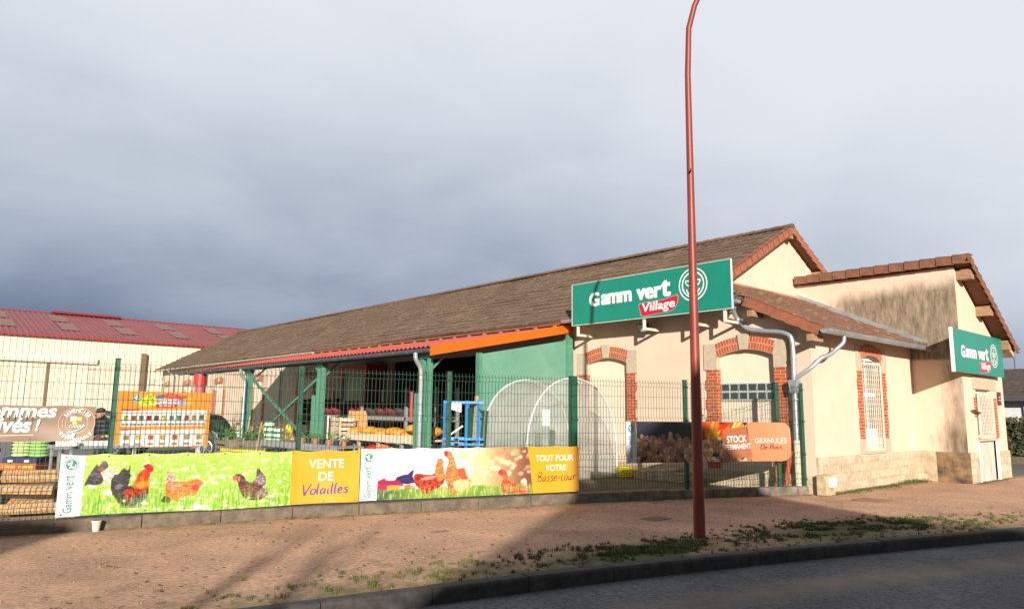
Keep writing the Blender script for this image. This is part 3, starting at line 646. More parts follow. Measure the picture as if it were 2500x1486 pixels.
# ------------------------------------------------------------------ roofs
def tile_roof(name, m, o, ax, ul, nx, Lx, Lu, parent, row=.36, tw=.235, keep=None, seg=4, amp=.020, jitter=.016):
    """rows of interlocking tiles: o lower corner, ax along the eave, ul up the slope, nx normal"""
    o, ax, ul, nx = Vector(o), Vector(ax).normalized(), Vector(ul).normalized(), Vector(nx).normalized()
    nr = int(round(Lu / row)); row = Lu / nr; nc = int(Lx / tw * seg); vs = []; fs = []
    prof = [0.0, .75, 1.0, .45]
    cc_ = np.arange(nc + 1); sag = [.07 * (vnoise(cc_ * Lx / nc * .22 + 3, np.full(nc + 1, r * .35), 51) - .5) + .03 * (vnoise(cc_ * Lx / nc * .9, np.full(nc + 1, r * .8), 52) - .5) for r in range(nr)]
    for r in range(nr):
        base = len(vs); off = (r % 2) * 0
        jr = [random.uniform(-jitter, jitter) for _ in range(nc // seg + 3)]
        for (fu, h) in ((0, -.012), (0, .050), (1.06, .004)):
            for c in range(nc + 1):
                hh = h + sag[r][c] + (amp * prof[c % seg] if h > -.01 else 0) + (jr[c // seg] * .6 if h > .02 else 0)
                vs.append(tuple(o + ax * (c * Lx / nc) + ul * ((r + fu) * row + (jr[c // seg] * .8 if fu == 0 else 0)) + nx * hh))
        for k in range(2):
            for c in range(nc):
                q = (base + k * (nc + 1) + c, base + k * (nc + 1) + c + 1, base + (k + 1) * (nc + 1) + c + 1, base + (k + 1) * (nc + 1) + c)
                if keep:
                    ce = sum((Vector(vs[i]) for i in q), Vector()) / 4
                    if not keep(ce): continue
                fs.append(q)
    me = MB(); me.v = vs; me.f = fs; ob = me.build(name, m, parent)
    rr = np.random.default_rng(3).random(nr * (nc // seg + 2))
    lv = []
    for r in range(nr):
        for l in range(3):
            for c in range(nc + 1): q = rr[(r * (nc // seg + 1) + c // seg) % len(rr)]; lv.append(-.10 + .42 * (q > .90) + .20 * (q - .5) - .03 * l)
    pattr(ob, 'lichen', lv); return ob
cs, sn = math.cos(math.atan(.54)), math.sin(math.atan(.54))
LS = (19.6 - 14.25) / cs
hr = tile_roof('hall_roof', tile, (14.25, 52.3, zmain(14.25)), (0, -1, 0), (cs, 0, sn), (-sn, 0, cs), 52.3 - 9.92, LS, shop)
# roof boards under the tiles, and the far slope
MB().prism([(14.25, zmain(14.25) - .02), (19.6, zmain(19.6) - .02), (24.95, zmain(14.25) - .02), (24.95, zmain(14.25) - .07), (19.6, zmain(19.6) - .09), (14.25, zmain(14.25) - .09)], 1, 9.95, 52.3).build('roof_boards', soffitm, shop)
tile_roof('hall_roof_far_slope', tile, (24.95, 9.92, zmain(14.25)), (0, 1, 0), (-cs, 0, sn), (sn, 0, cs), 42.4, LS, shop, seg=2, tw=.45)
# ridge caps
b = MB(); y = 52.3
while y > 9.9:
    for yy, r in ((y, .115), (y - .40, .13)):
        pass
    pts = [(math.cos(a) * .13, math.sin(a) * .11) for a in [math.pi * k / 6 for k in range(7)]]
    y1 = max(9.88, y - .41); vs = [(19.6 + p[0] * s, yy, zmain(19.6) + .01 + p[1] * s) for yy, s in ((y, .9), (y1, 1.05)) for p in pts]
    b.add(vs, [(k, k + 1, k + 8, k + 7) for k in range(6)] + [tuple(range(6, -1, -1)), tuple(range(7, 14))]); y -= .40
rc = b.build('ridge_cap', tile, shop); pattr(rc, 'lichen', [.1] * len(rc.data.vertices))
def verge_run(name, p0, p1, m, wid, side, drop=.17, step=.33, parent=shop, up=.05):
    """angled verge tiles along a rake from p0 up to p1; side = outward direction"""
    p0, p1 = Vector(p0), Vector(p1); L = (p1 - p0).length; d = (p1 - p0) / L; side = Vector(side); b = MB(); n = max(1, round(L / step)); nrm = side.cross(d); nrm = nrm if nrm.z > 0 else -nrm
    for k in range(n):
        a, e = p0 + d * (L * k / n), p0 + d * (L * (k + 1) / n + .02); t0, t1 = .022, .0
        for q0, q1 in (((0, up), (-wid, up)), ((0, up), (0, -drop))):
            vs = []
            for p, t in ((a, t0), (e, t1)):
                for q in (q0, q1): vs.append(p + side * (q[0] + t) + nrm * (q[1] + t))
            for p, t in ((a, t0), (e, t1)):
                for q in (q0, q1): vs.append(p + side * (q[0] + t - (.018 if q0[1] != q1[1] else 0)) + nrm * (q[1] + t - (.018 if q0[1] == q1[1] else 0)))
            b.add(vs, [(0, 1, 3, 2), (4, 6, 7, 5), (0, 4, 5, 1), (2, 3, 7, 6), (0, 2, 6, 4), (1, 5, 7, 3)])
    o = b.build(name, m, parent, recalc=True)
    if 'lichen' in m.name or m in (tile, tile2): pattr(o, 'lichen', [0] * len(o.data.vertices))
    return o
verge_run('verge_tile', (14.6, 9.90, zmain(14.6)), (19.62, 9.90, zmain(19.62)), verge, .17, (0, -1, 0))
verge_run('verge_tile', (24.9, 9.90, zmain(14.3)), (19.62, 9.90, zmain(19.62)), verge, .17, (0, -1, 0))
# timber purlin ends under the gable overhang
b = MB()
for X in (19.6, 21.35): z = zmain(19.6) - .54 * abs(X - 19.6); b.box(X - .09, X + .09, 9.93, 10.2, z - .32, z - .12)
b.split('purlin', timber, shop)
# rafter ends along the eave where the gutter is missing, gutter where it is not
b = MB()
for k in range(20): y = 14.3 + k * .78; b.bar((14.22, y, zmain(14.22) - .14), (14.75, y, zmain(14.75) - .14), .08, .10)
b.split('rafter_end', timber, shop)
def gutter(name, p0, p1, r, m, outward, parent, bands=0.6):
    p0, p1 = Vector(p0), Vector(p1); d = (p1 - p0).normalized(); ow = Vector(outward); b = MB(); n = 8
    ang = [math.pi * k / n for k in range(n + 1)]
    vs = [p + ow * (-math.cos(a) * r) + Vector((0, 0, -math.sin(a) * r)) for p in (p0, p1) for a in ang]
    b.add(vs, [(k, k + 1, k + n + 2, k + n + 1) for k in range(n)] + [tuple(range(n + 1)), tuple(range(2 * n + 1, n, -1))])
    b.tube([p0 + ow * r, p1 + ow * r], .011, 6)
    L = (p1 - p0).length; k = 0.3
    bb = MB()
    while k < L:
        q = p0 + d * k; vs = [q + d * e + ow * (-math.cos(a) * (r + .006)) + Vector((0, 0, -math.sin(a) * (r + .006))) for e in (0, .03) for a in ang]
        bb.add(vs, [(i, i + 1, i + n + 2, i + n + 1) for i in range(n)]); k += bands
    o = b.build(name, m, parent, smooth=True); bb.split('gutter_bracket', zinc, o, smooth=True); return o
gutter('eave_gutter', (14.16, 52.2, 4.04), (14.16, 29.0, 4.04), .075, mat('cream_gutter', (.50, .44, .38), rough=.5), (-1, 0, 0), shop)
gutter('eave_gutter', (14.16, 13.9, 4.10), (14.16, 8.45, 4.10), .075, zinc, (-1, 0, 0), shop)
# low wing roof, hipped against the end of the hall roof
cl, sl = math.cos(math.atan(.47)), math.sin(math.atan(.47)); LL = (YG - 6.75) / cl
tile_roof('low_roof', tile2, (14.35, 6.75, 3.36), (1, 0, 0), (0, cl, sl), (0, -sl, cl), XA - 14.35, LL, shop, keep=lambda c: c.z < zmain(c.x) + .06)
tile_roof('low_roof_hip', tile, (14.25, YG, zmain(14.25)), (0, -1, 0), (cs, 0, sn), (-sn, 0, cs), YG - 8.38, 1.75, shop, row=.33, keep=lambda c: c.z < zlow(c.y) + .05)
MB().add([(14.38, 6.8, 3.31), (XA, 6.8, 3.31), (XA, YG, zlow(YG) - .08), (15.6, YG, zlow(YG) - .08), (14.38, 8.3, zlow(8.3) - .08)], [(0, 1, 2, 3, 4)]).add([(14.38, 6.8, 3.27), (XA, 6.8, 3.27), (XA, YG, zlow(YG) - .12), (15.6, YG, zlow(YG) - .12), (14.38, 8.3, zlow(8.3) - .12)], [(4, 3, 2, 1, 0)]).build('low_roof_boards', soffitm, shop)
verge_run('low_verge_tile', (14.35, 6.75, 3.36), (14.35, 8.42, zlow(8.42)), verge, .16, (-1, 0, 0), drop=.17, step=.36)
b = MB(); b.bar((15.7, YG - .02, 4.99), (XA, YG - .02, 4.99), .06, .10); b.bar((15.7, YG - .1, 4.93), (XA, YG - .1, 4.93), .16, .02)
b.split('flashing', mat('red_flashing', (.52, .17, .10), rough=.8), shop)
MB().bar((XA - .02, YG - .05, zlow(YG - .05) + .1), (XA - .02, 6.78, zlow(6.78) + .1), .05, .12).build('side_flashing', zinc, shop)
b = MB()
for yy, zz_ in ((6.93, 3.30), (8.25, 3.92)): b.box(14.22, 14.7, yy - .06, yy + .06, zz_ - .2, zz_ - .06)
b.split('purlin', timber, shop)
gutter('low_gutter', (14.30, 6.66, 3.33), (20.28, 6.66, 3.33), .085, zinc, (0, -1, 0), shop, bands=.5)
# annex roof: one slope falling away from the stained wall
ca, sa = math.cos(math.atan(.60)), math.sin(math.atan(.60)); LA = (23.55 - 20.05) / ca
tile_roof('annex_roof', tile2, (23.55, 5.62, zannex(23.55)), (0, 1, 0), (-ca, 0, sa), (sa, 0, ca), 10.1 - 5.62, LA, shop)
MB().prism([(20.05, zannex(20.05) - .02), (23.55, zannex(23.55) - .02), (23.55, zannex(23.55) - .07), (20.05, zannex(20.05) - .07)], 1, 5.66, 10.1).build('annex_roof_boards', soffitm, shop)
verge_run('annex_verge_tile', (23.6, 5.60, zannex(23.6)), (20.05, 5.60, zannex(20.05)), vergedark, .17, (0, -1, 0), drop=.15)
verge_run('annex_top_tile', (20.02, 10.12, 5.57), (20.02, 5.58, 5.57), vergedark, .20, (-1, 0, 0), drop=.20, step=.38, up=.03)
b = MB()
for X in (20.42, 21.75, 23.1): z = zannex(X) - .07; b.box(X - .12, X + .12, 5.66, 6.02, z - .25, z)
b.split('purlin', timber, shop)
MB().prism([(23.0, zannex(23.0) - .30), (23.5, zannex(23.5) - .08), (23.5, zannex(23.5) - .26), (23.0, zannex(23.0) - .34)], 1, 5.68, 10.0).build('annex_soffit', mat('pale_timber', (.5, .38, .28)), shop)
# downpipes of the corner
def rpath(P, n=5):
    return [Vector(p) for p in catmull(P, n)]
dp = MB().tube(rpath([(14.2, 8.62, 4.06), (14.35, 8.72, 3.92), (14.56, 8.75, 3.74), (14.57, 8.50, 3.50), (14.57, 8.15, 3.42), (14.57, 7.72, 3.36), (14.57, 7.52, 3.26), (14.57, 7.47, 3.05)], 6), .052, 12)
dp.tube([(14.57, 7.47, 3.05), (14.57, 7.48, 1.05)], .052, 12)
for z in (2.75, 1.9): dp.tube([(14.57, 7.47, z), (14.57, 7.47, z + .05)], .062, 12)
dpo = dp.build('downpipe', zinc, shop, smooth=True)
MB().tube([(14.57, 7.48, 1.08), (14.57, 7.48, 0.0)], .060, 12).build('lower_pipe', pvc, dpo, smooth=True)
MB().prism([(7.37, 2.33), (7.57, 2.33), (7.53, 2.06), (7.41, 2.06)], 0, 14.47, 14.67).build('hopper', zinc, dpo)
MB().tube(rpath([(15.2, 6.66, 3.27), (15.2, 6.68, 3.12), (15.12, 6.80, 2.98), (14.98, 6.88, 2.86), (14.80, 6.98, 2.78), (14.66, 7.12, 2.60), (14.58, 7.36, 2.42), (14.57, 7.47, 2.34)], 6), .046, 12).build('branch_pipe', zinc, dpo, smooth=True)

for Y in (33.2, 49.3):
    lo = MB().tube([(14.16, Y, 3.98), (14.3, Y, 3.8), (14.58, Y, 3.6), (14.6, Y, 3.45), (14.6, Y, 1.5)], .05, 10).build('downpipe', zinc, shop, smooth=True); MB().tube([(14.6, Y, 1.55), (14.6, Y, 0)], .06, 10).build('lower_pipe', brownsteel, lo, smooth=True)
wl = thing('wall_light', 'small white floodlight high on the facade near the far end of the canopy', 'floodlight', (14.5, 53, 3.2)); MB().bar((14.65, 51.9, 3.25), (14.1, 51.9, 3.35), .06).build('arm', white, wl); MB().box(13.85, 14.15, 51.6, 52.2, 3.1, 3.5).build('lamp_housing', mat('pale_grey_housing', (.45, .43, .40)), wl, bevel=.03)
# ================================================================== SHOP SIGNS
def shop_sign(root, surf, sc, back_m, parts):
    W_, H_ = 4.84 * sc, 1.10 * sc
    decal('lettering', signwhite, root, join(fit(text2d('G', .045), .62 * sc, .98 * sc, .445 * sc, .815 * sc), fit(text2d('amm', .045, 0, .92), 1.03 * sc, 2.05 * sc, .45 * sc, .735 * sc), fit(text2d('ver', .045, 0, 1.0), 2.20 * sc, 2.96 * sc, .45 * sc, .735 * sc), fit(text2d('t', .045), 2.95 * sc, 3.23 * sc, .45 * sc, .86 * sc)), surf, .004)
    decal('emblem', signwhite, root, xf(emblem_lines(), 3.85 * sc, .65 * sc, .39 * sc), surf, .004)
    bd = catmull([(2.28, .36), (2.62, .385), (3.0, .40), (3.30, .455), (3.42, .47), (3.44, .36), (3.36, .17), (3.20, .085), (2.9, .06), (2.42, .03), (2.33, .06), (2.29, .2)], 5, True)
    decal('badge_edge', signgrey, root, polyf([(x * sc, y * sc) for x, y in bd]), surf, .003)
    cx, cy = 2.86, .22; decal('badge', signred, root, polyf([((cx + (x - cx) * .965) * sc, (cy + (y - cy) * .90) * sc) for x, y in bd]), surf, .005)
    decal('badge_lettering', signwhite, root, rot(fit(text2d('Village', .022, .12, 1.02), 2.38 * sc, 3.34 * sc, .09 * sc, .375 * sc), .045, (2.86 * sc, .22 * sc)), surf, .008)
s1 = thing('shop_sign', 'long green shop sign with white lettering and red badge, fixed above the facade windows', 'sign', (14.0, 11, 3.91))
MB().box(14.0, 14.035, 8.54, 13.38, 3.91, 5.01).build('panel', signgreen, s1)
MB().box(13.996, 14.04, 8.525, 8.54, 3.90, 5.02).box(13.996, 14.04, 13.38, 13.395, 3.90, 5.02).box(13.996, 14.04, 8.54, 13.38, 5.01, 5.02).box(13.996, 14.04, 8.54, 13.38, 3.90, 3.91).build('rim', white, s1)
shop_sign(s1, plane_surf((14.0, 13.38, 3.91), (0, -1, 0), (0, 0, 1), (-1, 0, 0)), 1.0, None, None)
for y in (13.22, 11.0, 9.55, 8.75):
    MB().box(14.04, 14.08, y - .035, y + .035, 3.62, 4.9).bar((14.06, y, 3.65), (14.7, y, 3.65), .05, .06).build('bracket', steelcream, s1)
s2 = thing('shop_sign', 'smaller green shop sign with white lettering on the annex end, over the barred window', 'sign', (21, 5.8, 2.67))
MB().box(19.08, 22.92, 5.80, 5.85, 2.665, 3.70).build('panel', signgreen, s2)
MB().box(19.05, 19.08, 5.795, 5.87, 2.655, 3.71).build('rim', white, s2)
shop_sign(s2, plane_surf((19.08, 5.80, 2.68), (1, 0, 0), (0, 0, 1), (0, -1, 0)), 3.84 / 4.84, None, None)
for X in (20.5, 21.6, 22.6): MB().box(X - .03, X + .03, 5.85, 6.0, 2.8, 2.86).box(X - .03, X + .03, 5.85, 6.0, 3.5, 3.56).build('bracket', steelcream, s2)
fl = thing('floodlight', 'black floodlight with pale lens on the wall just under the long green sign', 'floodlight', (14.5, 11.4, 3.7))
MB().add([(14.36, 11.22, 3.82), (14.36, 11.5, 3.82), (14.46, 11.5, 3.62), (14.46, 11.22, 3.62), (14.56, 11.26, 3.86), (14.56, 11.46, 3.86), (14.6, 11.46, 3.70), (14.6, 11.26, 3.70)], [(0, 1, 2, 3), (4, 7, 6, 5), (0, 4, 5, 1), (1, 5, 6, 2), (2, 6, 7, 3), (3, 7, 4, 0)]).box(14.58, 14.7, 11.33, 11.39, 3.70, 3.76).build('housing', black, fl)
MB().add([(14.355, 11.24, 3.80), (14.355, 11.48, 3.80), (14.452, 11.48, 3.635), (14.452, 11.24, 3.635)], [(0, 1, 2, 3)]).build('lens', mat('lens_glass', (.45, .42, .38), rough=.15), fl)
pq = thing('wall_plaque', 'small dark red plaque with pale lines at the right end of the annex front', 'sign', (22.98, 5.99, 2.1))
MB().box(22.84, 23.12, 5.97, 6.0, 1.93, 2.28).build('plate', mat('plaque_red', (.16, .015, .02), rough=.4), pq)
MB().box(22.92, 23.04, 5.965, 5.97, 2.13, 2.15).box(22.90, 23.06, 5.965, 5.97, 2.05, 2.07).build('line_marking', signwhite, pq)
mbx = thing('meter_box', 'weathered beige utility box with white door at the foot of the stone plinth', 'utility box', (14.75, 6.95, 0))
MB().prism([(6.88, 0), (7.10, 0), (7.10, .40), (7.02, .42), (6.92, .39), (6.88, .33)], 0, 14.55, 14.93).build('housing', mat('weathered_beige', (.50, .41, .25), (.30, .24, .13), scale=6), mbx, bevel=.02)
MB().box(14.62, 14.90, 6.83, 6.878, .17, .36).build('door', white, mbx, bevel=.008)
rb = tag(MB().bar((20.62, 5.93, 1.76), (20.98, 5.90, 1.70), .05, .04).bar((20.62, 5.99, 1.76), (20.62, 5.86, 1.78), .03).build('wall_bracket', mat('rust', (.10, .05, .03))), 'short rusty iron bracket beside the barred annex window', 'bracket')

# ================================================================== CANOPY along the facade
cp = thing('canopy', 'open lean-to canopy with green posts, red corrugated roof and bright orange end fascia', 'canopy', (10, 14, 0))
zc = lambda X: 3.08 + (X - 9.86) / (14.66 - 9.86) * .92
def corr(name, m, parent, y0, y1, x0, x1, zf, pitch, amp, th=0.0):
    n = int((y1 - y0) / pitch) * 4; b = MB()
    b.grid(n + 1, 2, lambda u, v: (x0 + (x1 - x0) * v, y0 + (y1 - y0) * u, zf(x0 + (x1 - x0) * v) + amp * (0, 1, 1, 0)[int(round(u * n)) % 4]))
    return b.build(name, m, parent)
corr('roof_sheet', redroof, cp, 14.02, 32.0, 9.80, 14.66, lambda X: zc(X) + .02, .19, .035)
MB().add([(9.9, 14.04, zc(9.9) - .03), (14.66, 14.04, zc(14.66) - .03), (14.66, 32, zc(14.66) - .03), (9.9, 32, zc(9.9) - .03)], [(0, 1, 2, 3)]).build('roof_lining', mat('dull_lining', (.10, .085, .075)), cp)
b = MB()
for X in (10.1, 11.3, 12.5, 13.7): b.box(X - .05, X + .05, 14.1, 31.9, zc(X) - .17, zc(X) - .04)
b.split('purlin', mat('dark_green_beam', (.02, .05, .04)), cp)
MB().add([(9.82, 13.99, zc(9.82) - .18), (14.66, 13.99, zc(14.66) - .17), (14.66, 13.99, zc(14.66) + .06), (9.82, 13.99, zc(9.82) + .06), (9.82, 14.03, zc(9.82) - .18), (14.66, 14.03, zc(14.66) - .17), (14.66, 14.03, zc(14.66) + .06), (9.82, 14.03, zc(9.82) + .06)], [(0, 1, 2, 3), (7, 6, 5, 4), (0, 4, 5, 1), (3, 2, 6, 7), (0, 3, 7, 4), (1, 5, 6, 2)]).build('end_fascia', orange, cp)
gutter('gutter', (9.84, 14.0, 3.05), (9.84, 32.6, 3.05), .085, zincdark, (-1, 0, 0), cp, .62)
for i, y in enumerate((14.45, 19.95, 25.45)):
    p = MB().box(10.06, 10.17, y - .07, y + .03, 0, 2.95).build('post', green, cp); MB().box(10.06, 10.17, y + .21, y + .31, 0, 2.95).build('post', green, cp)
    if i: MB().box(10.10, 10.14, y + .03, y + .21, 0, 2.95).build('post_web', green, p)
    MB().box(9.99, 10.055, y + .30, y + .44, 0, 2.02).build('post_guard', green, p)
    MB().box(10.03, 10.20, y - .09, y + .33, 2.86, 2.97).build('post_head', green, p)
    MB().bar((10.12, y, 2.55), (10.70, y, 3.10), .05).bar((10.12, y + .1, 2.55), (10.12, y + .62, 3.0), .07).split('knee_brace', green, p)
MB().bar((10.12, 25.3, 2.62), (10.12, 20.1, .35), .07, .07).build('cross_brace', green, cp); MB().bar((10.14, 20.1, 2.62), (10.14, 25.3, .35), .07, .07).build('cross_brace', green, cp)
for y in (14.57, 25.57):
    MB().tube(rpath([(9.78, y, 2.98), (9.80, y, 2.82), (9.93, y, 2.62), (9.96, y, 2.45)], 5), .055, 12).tube([(9.96, y, 2.45), (9.96, y, 0)], .055, 12).tube([(9.96, y, 1.5), (9.96, y, 1.55)], .066, 12).build('downpipe', zinc, cp, smooth=True)
pnl = MB().prism([(11.38, .02), (14.62, .02), (14.62, 3.62), (11.38, 3.02)], 1, 14.04, 14.10).build('side_panel', greensheet, cp)
MB().box(14.42, 14.62, 13.93, 14.035, 0, 3.75).box(11.30, 11.40, 14.0, 14.14, 0, 3.05).split('panel_post', green, cp)
MB().box(11.42, 14.40, 14.03, 14.038, 1.86, 1.88).box(11.42, 14.40, 14.03, 14.038, .9, .92).split('panel_seam', mat('seam_green', (.16, .38, .30), rough=.4), pnl)
rp = thing('red_column', 'pink red round column at the far left end of the canopy', 'column', (9.95, 30.2, 0))
MB().tube([(9.95, 30.2, 0), (9.95, 30.2, 2.5)], .20, 16).build('shaft', mat('faded_red', (.50, .10, .12), rough=.6), rp, smooth=True); MB().tube([(9.95, 30.2, 2.5), (9.95, 30.2, 2.95)], .25, 16).build('head', redp, rp, smooth=True)

# ================================================================== WAREHOUSE behind
YH = 54.0
wh = thing('warehouse', 'big cream clad warehouse with crimson corrugated roof behind the yard', 'building', (8, YH, 0))
b = MB().box(-30, 26, YH, YH + .3, -.2, 6.15)
x = -29.9
while x < 26: b.box(x, x + .05, YH - .035, YH, 0, 6.1); x += .34
b.build('front_wall', whwall, wh)
b = MB(); xs_ = np.arange(-30.2, 26.2, .11); n = len(xs_)
b.grid(n, 2, lambda u, v: (xs_[int(round(u * (n - 1)))], YH - .35 + 9.4 * v, 6.08 + 2.40 * v + (.045 if int(round(u * (n - 1))) % 3 == 0 else 0)))
b.build('roof', whroof, wh)
MB().box(-30.2, 26.2, YH - .38, YH - .33, 5.98, 6.10).build('roof_edge', mat('crimson_trim', (.30, .03, .04)), wh)
MB().box(-30, 26, 62.9, 63.3, 8.45, 8.53).build('ridge_cap', mat('ridge_crimson', (.20, .02, .03)), wh); MB().box(9.6, 14.2, 62.6, 63.4, 8.5, 8.66).build('ridge_vent', mat('ridge_crimson', (.20, .02, .03)), wh)
def rl(x, v0, v1):
    z = lambda v: 6.08 + 2.40 * v + .058; y = lambda v: YH - .35 + 9.4 * v
    MB().add([(x, y(v0), z(v0)), (x + 1.05, y(v0), z(v0)), (x + 1.05, y(v1), z(v1)), (x, y(v1), z(v1))], [(0, 1, 2, 3)]).build('roof_light', rooflight, wh)
for x in (5.6, 9.2, 12.8, 16.4, 20.2): rl(x, .22, .52); rl(x - .1, .58, .86)
MB().box(-8, 11.05, YH - .22, YH - .04, 4.36, 4.72).build('door_rail', steelcream, wh)
MB().box(8.26, 8.40, YH - .07, YH - .035, 0, 4.36).build('door_edge', brownsteel, wh)
MB().box(13.72, 14.0, YH - .3, YH - .04, 0, 5.25).build('corner_post', brownsteel, wh)
# ================================================================== HOUSE AND HEDGE at the far right
hs = thing('house', 'low grey house with dark tiled roof and white window beyond the hedge', 'house', (36, 6, 0))
MB().box(36, 45, 2, 16, -.2, 2.45).build('wall', greywall, hs)
tile_roof('roof', darktile, (35.45, 16.3, 2.55), (0, -1, 0), (.94, 0, .34), (-.34, 0, .94), 14.6, 3.6, hs, row=.3, tw=.3, seg=2)
MB().box(35.4, 35.55, 1.7, 16.3, 2.28, 2.52).build('fascia', mat('dark_fascia', (.06, .06, .07)), hs)
MB().box(38.8, 45.4, 1.8, 16.2, 2.6, 3.70).build('roof_core', darktile, hs)
hw = MB().box(35.9, 35.99, 6.1, 8.5, .9, 2.12).build('window', white, hs); MB().box(35.88, 35.898, 6.3, 8.1, 1.0, 1.92).build('pane', glassmat('dark_glass', (.03, .04, .05)), hw)
sv = MB().add([(37.0, 7.35, 3.14), (37.4, 7.35, 3.28), (37.4, 7.9, 3.28), (37.0, 7.9, 3.14)], [(0, 1, 2, 3)]).build('roof_window', white, hs)
an = thing('tv_antenna', 'thin aerial mast standing above the dark tiled house roof', 'antenna', (38.8, 8.9, 3.6))
MB().tube([(38.8, 9.38, 3.6), (38.8, 9.38, 4.75)], .025, 6).build('mast', black, an); MB().bar((38.4, 9.2, 4.7), (39.3, 9.6, 4.7), .03).bar((38.5, 9.05, 4.5), (38.5, 9.55, 4.5), .02).bar((38.8, 9.1, 4.68), (38.8, 9.6, 4.68), .02).bar((39.1, 9.2, 4.68), (39.1, 9.8, 4.68), .02).build('elements', black, an)
def leaf_cloud(n, pts, size, rnd):
    b = MB()
    for i in range(n):
        p = Vector(pts(rnd)); s = size * (.6 + .8 * rnd.random()); a = Vector((rnd.uniform(-1, 1), rnd.uniform(-1, 1), rnd.uniform(-.6, 1))).normalized(); c = a.cross(Vector((rnd.uniform(-1, 1), rnd.uniform(-1, 1), rnd.uniform(-1, 1)))).normalized()
        b.add([p - a * s, p + c * s * .5, p + a * s, p - c * s * .5], [(0, 1, 2, 3)])
    return b
rnd = random.Random(3)
hd = thing('hedge', 'clipped evergreen hedge in front of the grey house', 'hedge', (33.5, 8, -.1))
def hp(r):
    f = r.random()
    if f < .75: return (33.0 + r.uniform(-.06, .25), r.uniform(2, 15), r.uniform(0.15, 1.58))
    return (33 + r.uniform(0, 1.1), r.uniform(2, 15), 1.5 + r.uniform(-.1, .12))
leaf_cloud(9000, hp, .07, rnd).build('foliage', leafm, hd)
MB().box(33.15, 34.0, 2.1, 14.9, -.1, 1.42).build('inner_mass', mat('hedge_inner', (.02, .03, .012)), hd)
MB().box(32.9, 34.3, 1.8, 15.2, -.14, .13).build('border', conc, hd)

# ================================================================== LOW WALL AND FENCES
def path_at(s, off=0.0, P=FN):
    i = 0; acc = 0
    while True:
        a, e = Vector(P[i] + (0,)), Vector(P[i + 1] + (0,)); L = (e - a).length
        if s <= acc + L or i == len(P) - 2: break
        acc += L; i += 1
    t = (e - a) / L; n = Vector((t.y, -t.x, 0)); p = a + t * (s - acc) + n * off; return p, t, n
PATHLEN = sum((Vector(FN[i + 1]) - Vector(FN[i])).length for i in range(len(FN) - 1))
S0 = (Vector(FN[1]) - Vector(FN[0])).length            # measured banner positions start at the second node
def wall_run(name, s0, s1, label, m):
    b = MB(); s = s0
    while s < s1 - .05:
        e = min(s + 1.0, s1); j = random.uniform(-.008, .008); a_, b_ = s + .007, e - .007; N_ = 3; vs = []
        for k in range(N_ + 1):
            ss = a_ + (b_ - a_) * k / N_
            for of, z in ((.075, -.15), (.07, .145), (.05, .16), (-.12, .16), (-.13, -.15)): p, t_, n_ = path_at(ss, of + j * .5); vs.append((p.x, p.y, z + (j if z > 0 else 0)))
        fs = [(k * 5 + q, k * 5 + (q + 1) % 5, (k + 1) * 5 + (q + 1) % 5, (k + 1) * 5 + q) for k in range(N_) for q in range(5)] + [(0, 1, 2, 3, 4), tuple(N_ * 5 + q for q in (4, 3, 2, 1, 0))]
        b.add(vs, fs); s = e
    o = b.build(name, m, None, recalc=True); return tag(o, label, 'low wall')
SC_ = S0 + 12.40                                        # the thick corner post
wall_run('low_wall', 0, SC_, 'low mossy concrete kerb wall under the chicken banners', conc)
wall_run('low_wall', SC_, PATHLEN, 'low concrete kerb wall behind the red lamp post, ending at the shop corner', mat('dark_concrete', (.21, .18, .145), (.09, .075, .06), rough=.95, scale=5, bump=.01, bscale=30))
def mesh_panel(sa, sb, parent, z0=.19, z1=2.20, back=0.0, sp=.0625, name='mesh_panel'):
    b = MB(); folds = [(.27, .05), (.80, .05), (1.47, .05), (2.14, .04)]
    zs = [z0]
    for z, h in folds: zs += [z - h, z, z + h]
    zs += [z1 + .03]; w = .0028
    off = lambda z: .028 if any(abs(z - f) < 1e-6 for f, _ in folds) else 0.0
    s = sa + .03
    while s < sb - .02:
        vs = []
        for z in zs:
            p, t_, n_ = path_at(s, off(z) + back)
            for i, j in ((-1, -1), (1, -1), (1, 1), (-1, 1)): q = p + t_ * (i * w) + n_ * (j * w); vs.append((q.x, q.y, z))
        b.add(vs, [(k * 4 + q, k * 4 + (q + 1) % 4, (k + 1) * 4 + (q + 1) % 4, (k + 1) * 4 + q) for k in range(len(zs) - 1) for q in range(4)]); s += sp
    hz = [z + d for z, h in folds for d in (-h, h)] + [.42, .62, 1.02, 1.23, 1.70, 1.91]
    for z in hz:
        if z < z0 or z > z1 + .05: continue
        p, _, n_ = path_at(sa + .01, .006 + back); q, _, _ = path_at(sb - .01, .006 + back); b.bar((p.x, p.y, z), (q.x, q.y, z), .0056)
    return b.build(name, fwire, parent)
acc = [0]
for i in range(len(FN) - 1): acc.append(acc[-1] + (Vector(FN[i + 1]) - Vector(FN[i])).length)
def post(parent, s, w, h=2.25, cap=True):
    p, t_, n_ = path_at(s, -.045 - w / 2 + .03)
    b = MB().bar((p.x, p.y, .02), (p.x, p.y, h), w, w, upv=n_); o = b.build('post', fgreen, parent, bevel=.006)
    k = MB().bar((p.x, p.y, h), (p.x, p.y, h + .012), w + .012, w + .012, upv=n_)
    for z in (.30, .80, 1.47, 2.12): q = p + n_ * (w / 2); k.bar((q.x, q.y, z - .02), (q.x, q.y, z + .02), w * 1.15, .02, upv=n_)
    k.build('clip', mat('clip_green', (.008, .05, .03)), o)
fa = thing('mesh_fence', 'green welded mesh fence along the yard, carrying the brown and chicken banners', 'fence', (2.5, 10.95, 0))
fb = thing('mesh_fence', 'green mesh fence between the thick corner post and the shop, carrying the pellet banner', 'fence', (12, 8.4, 0))
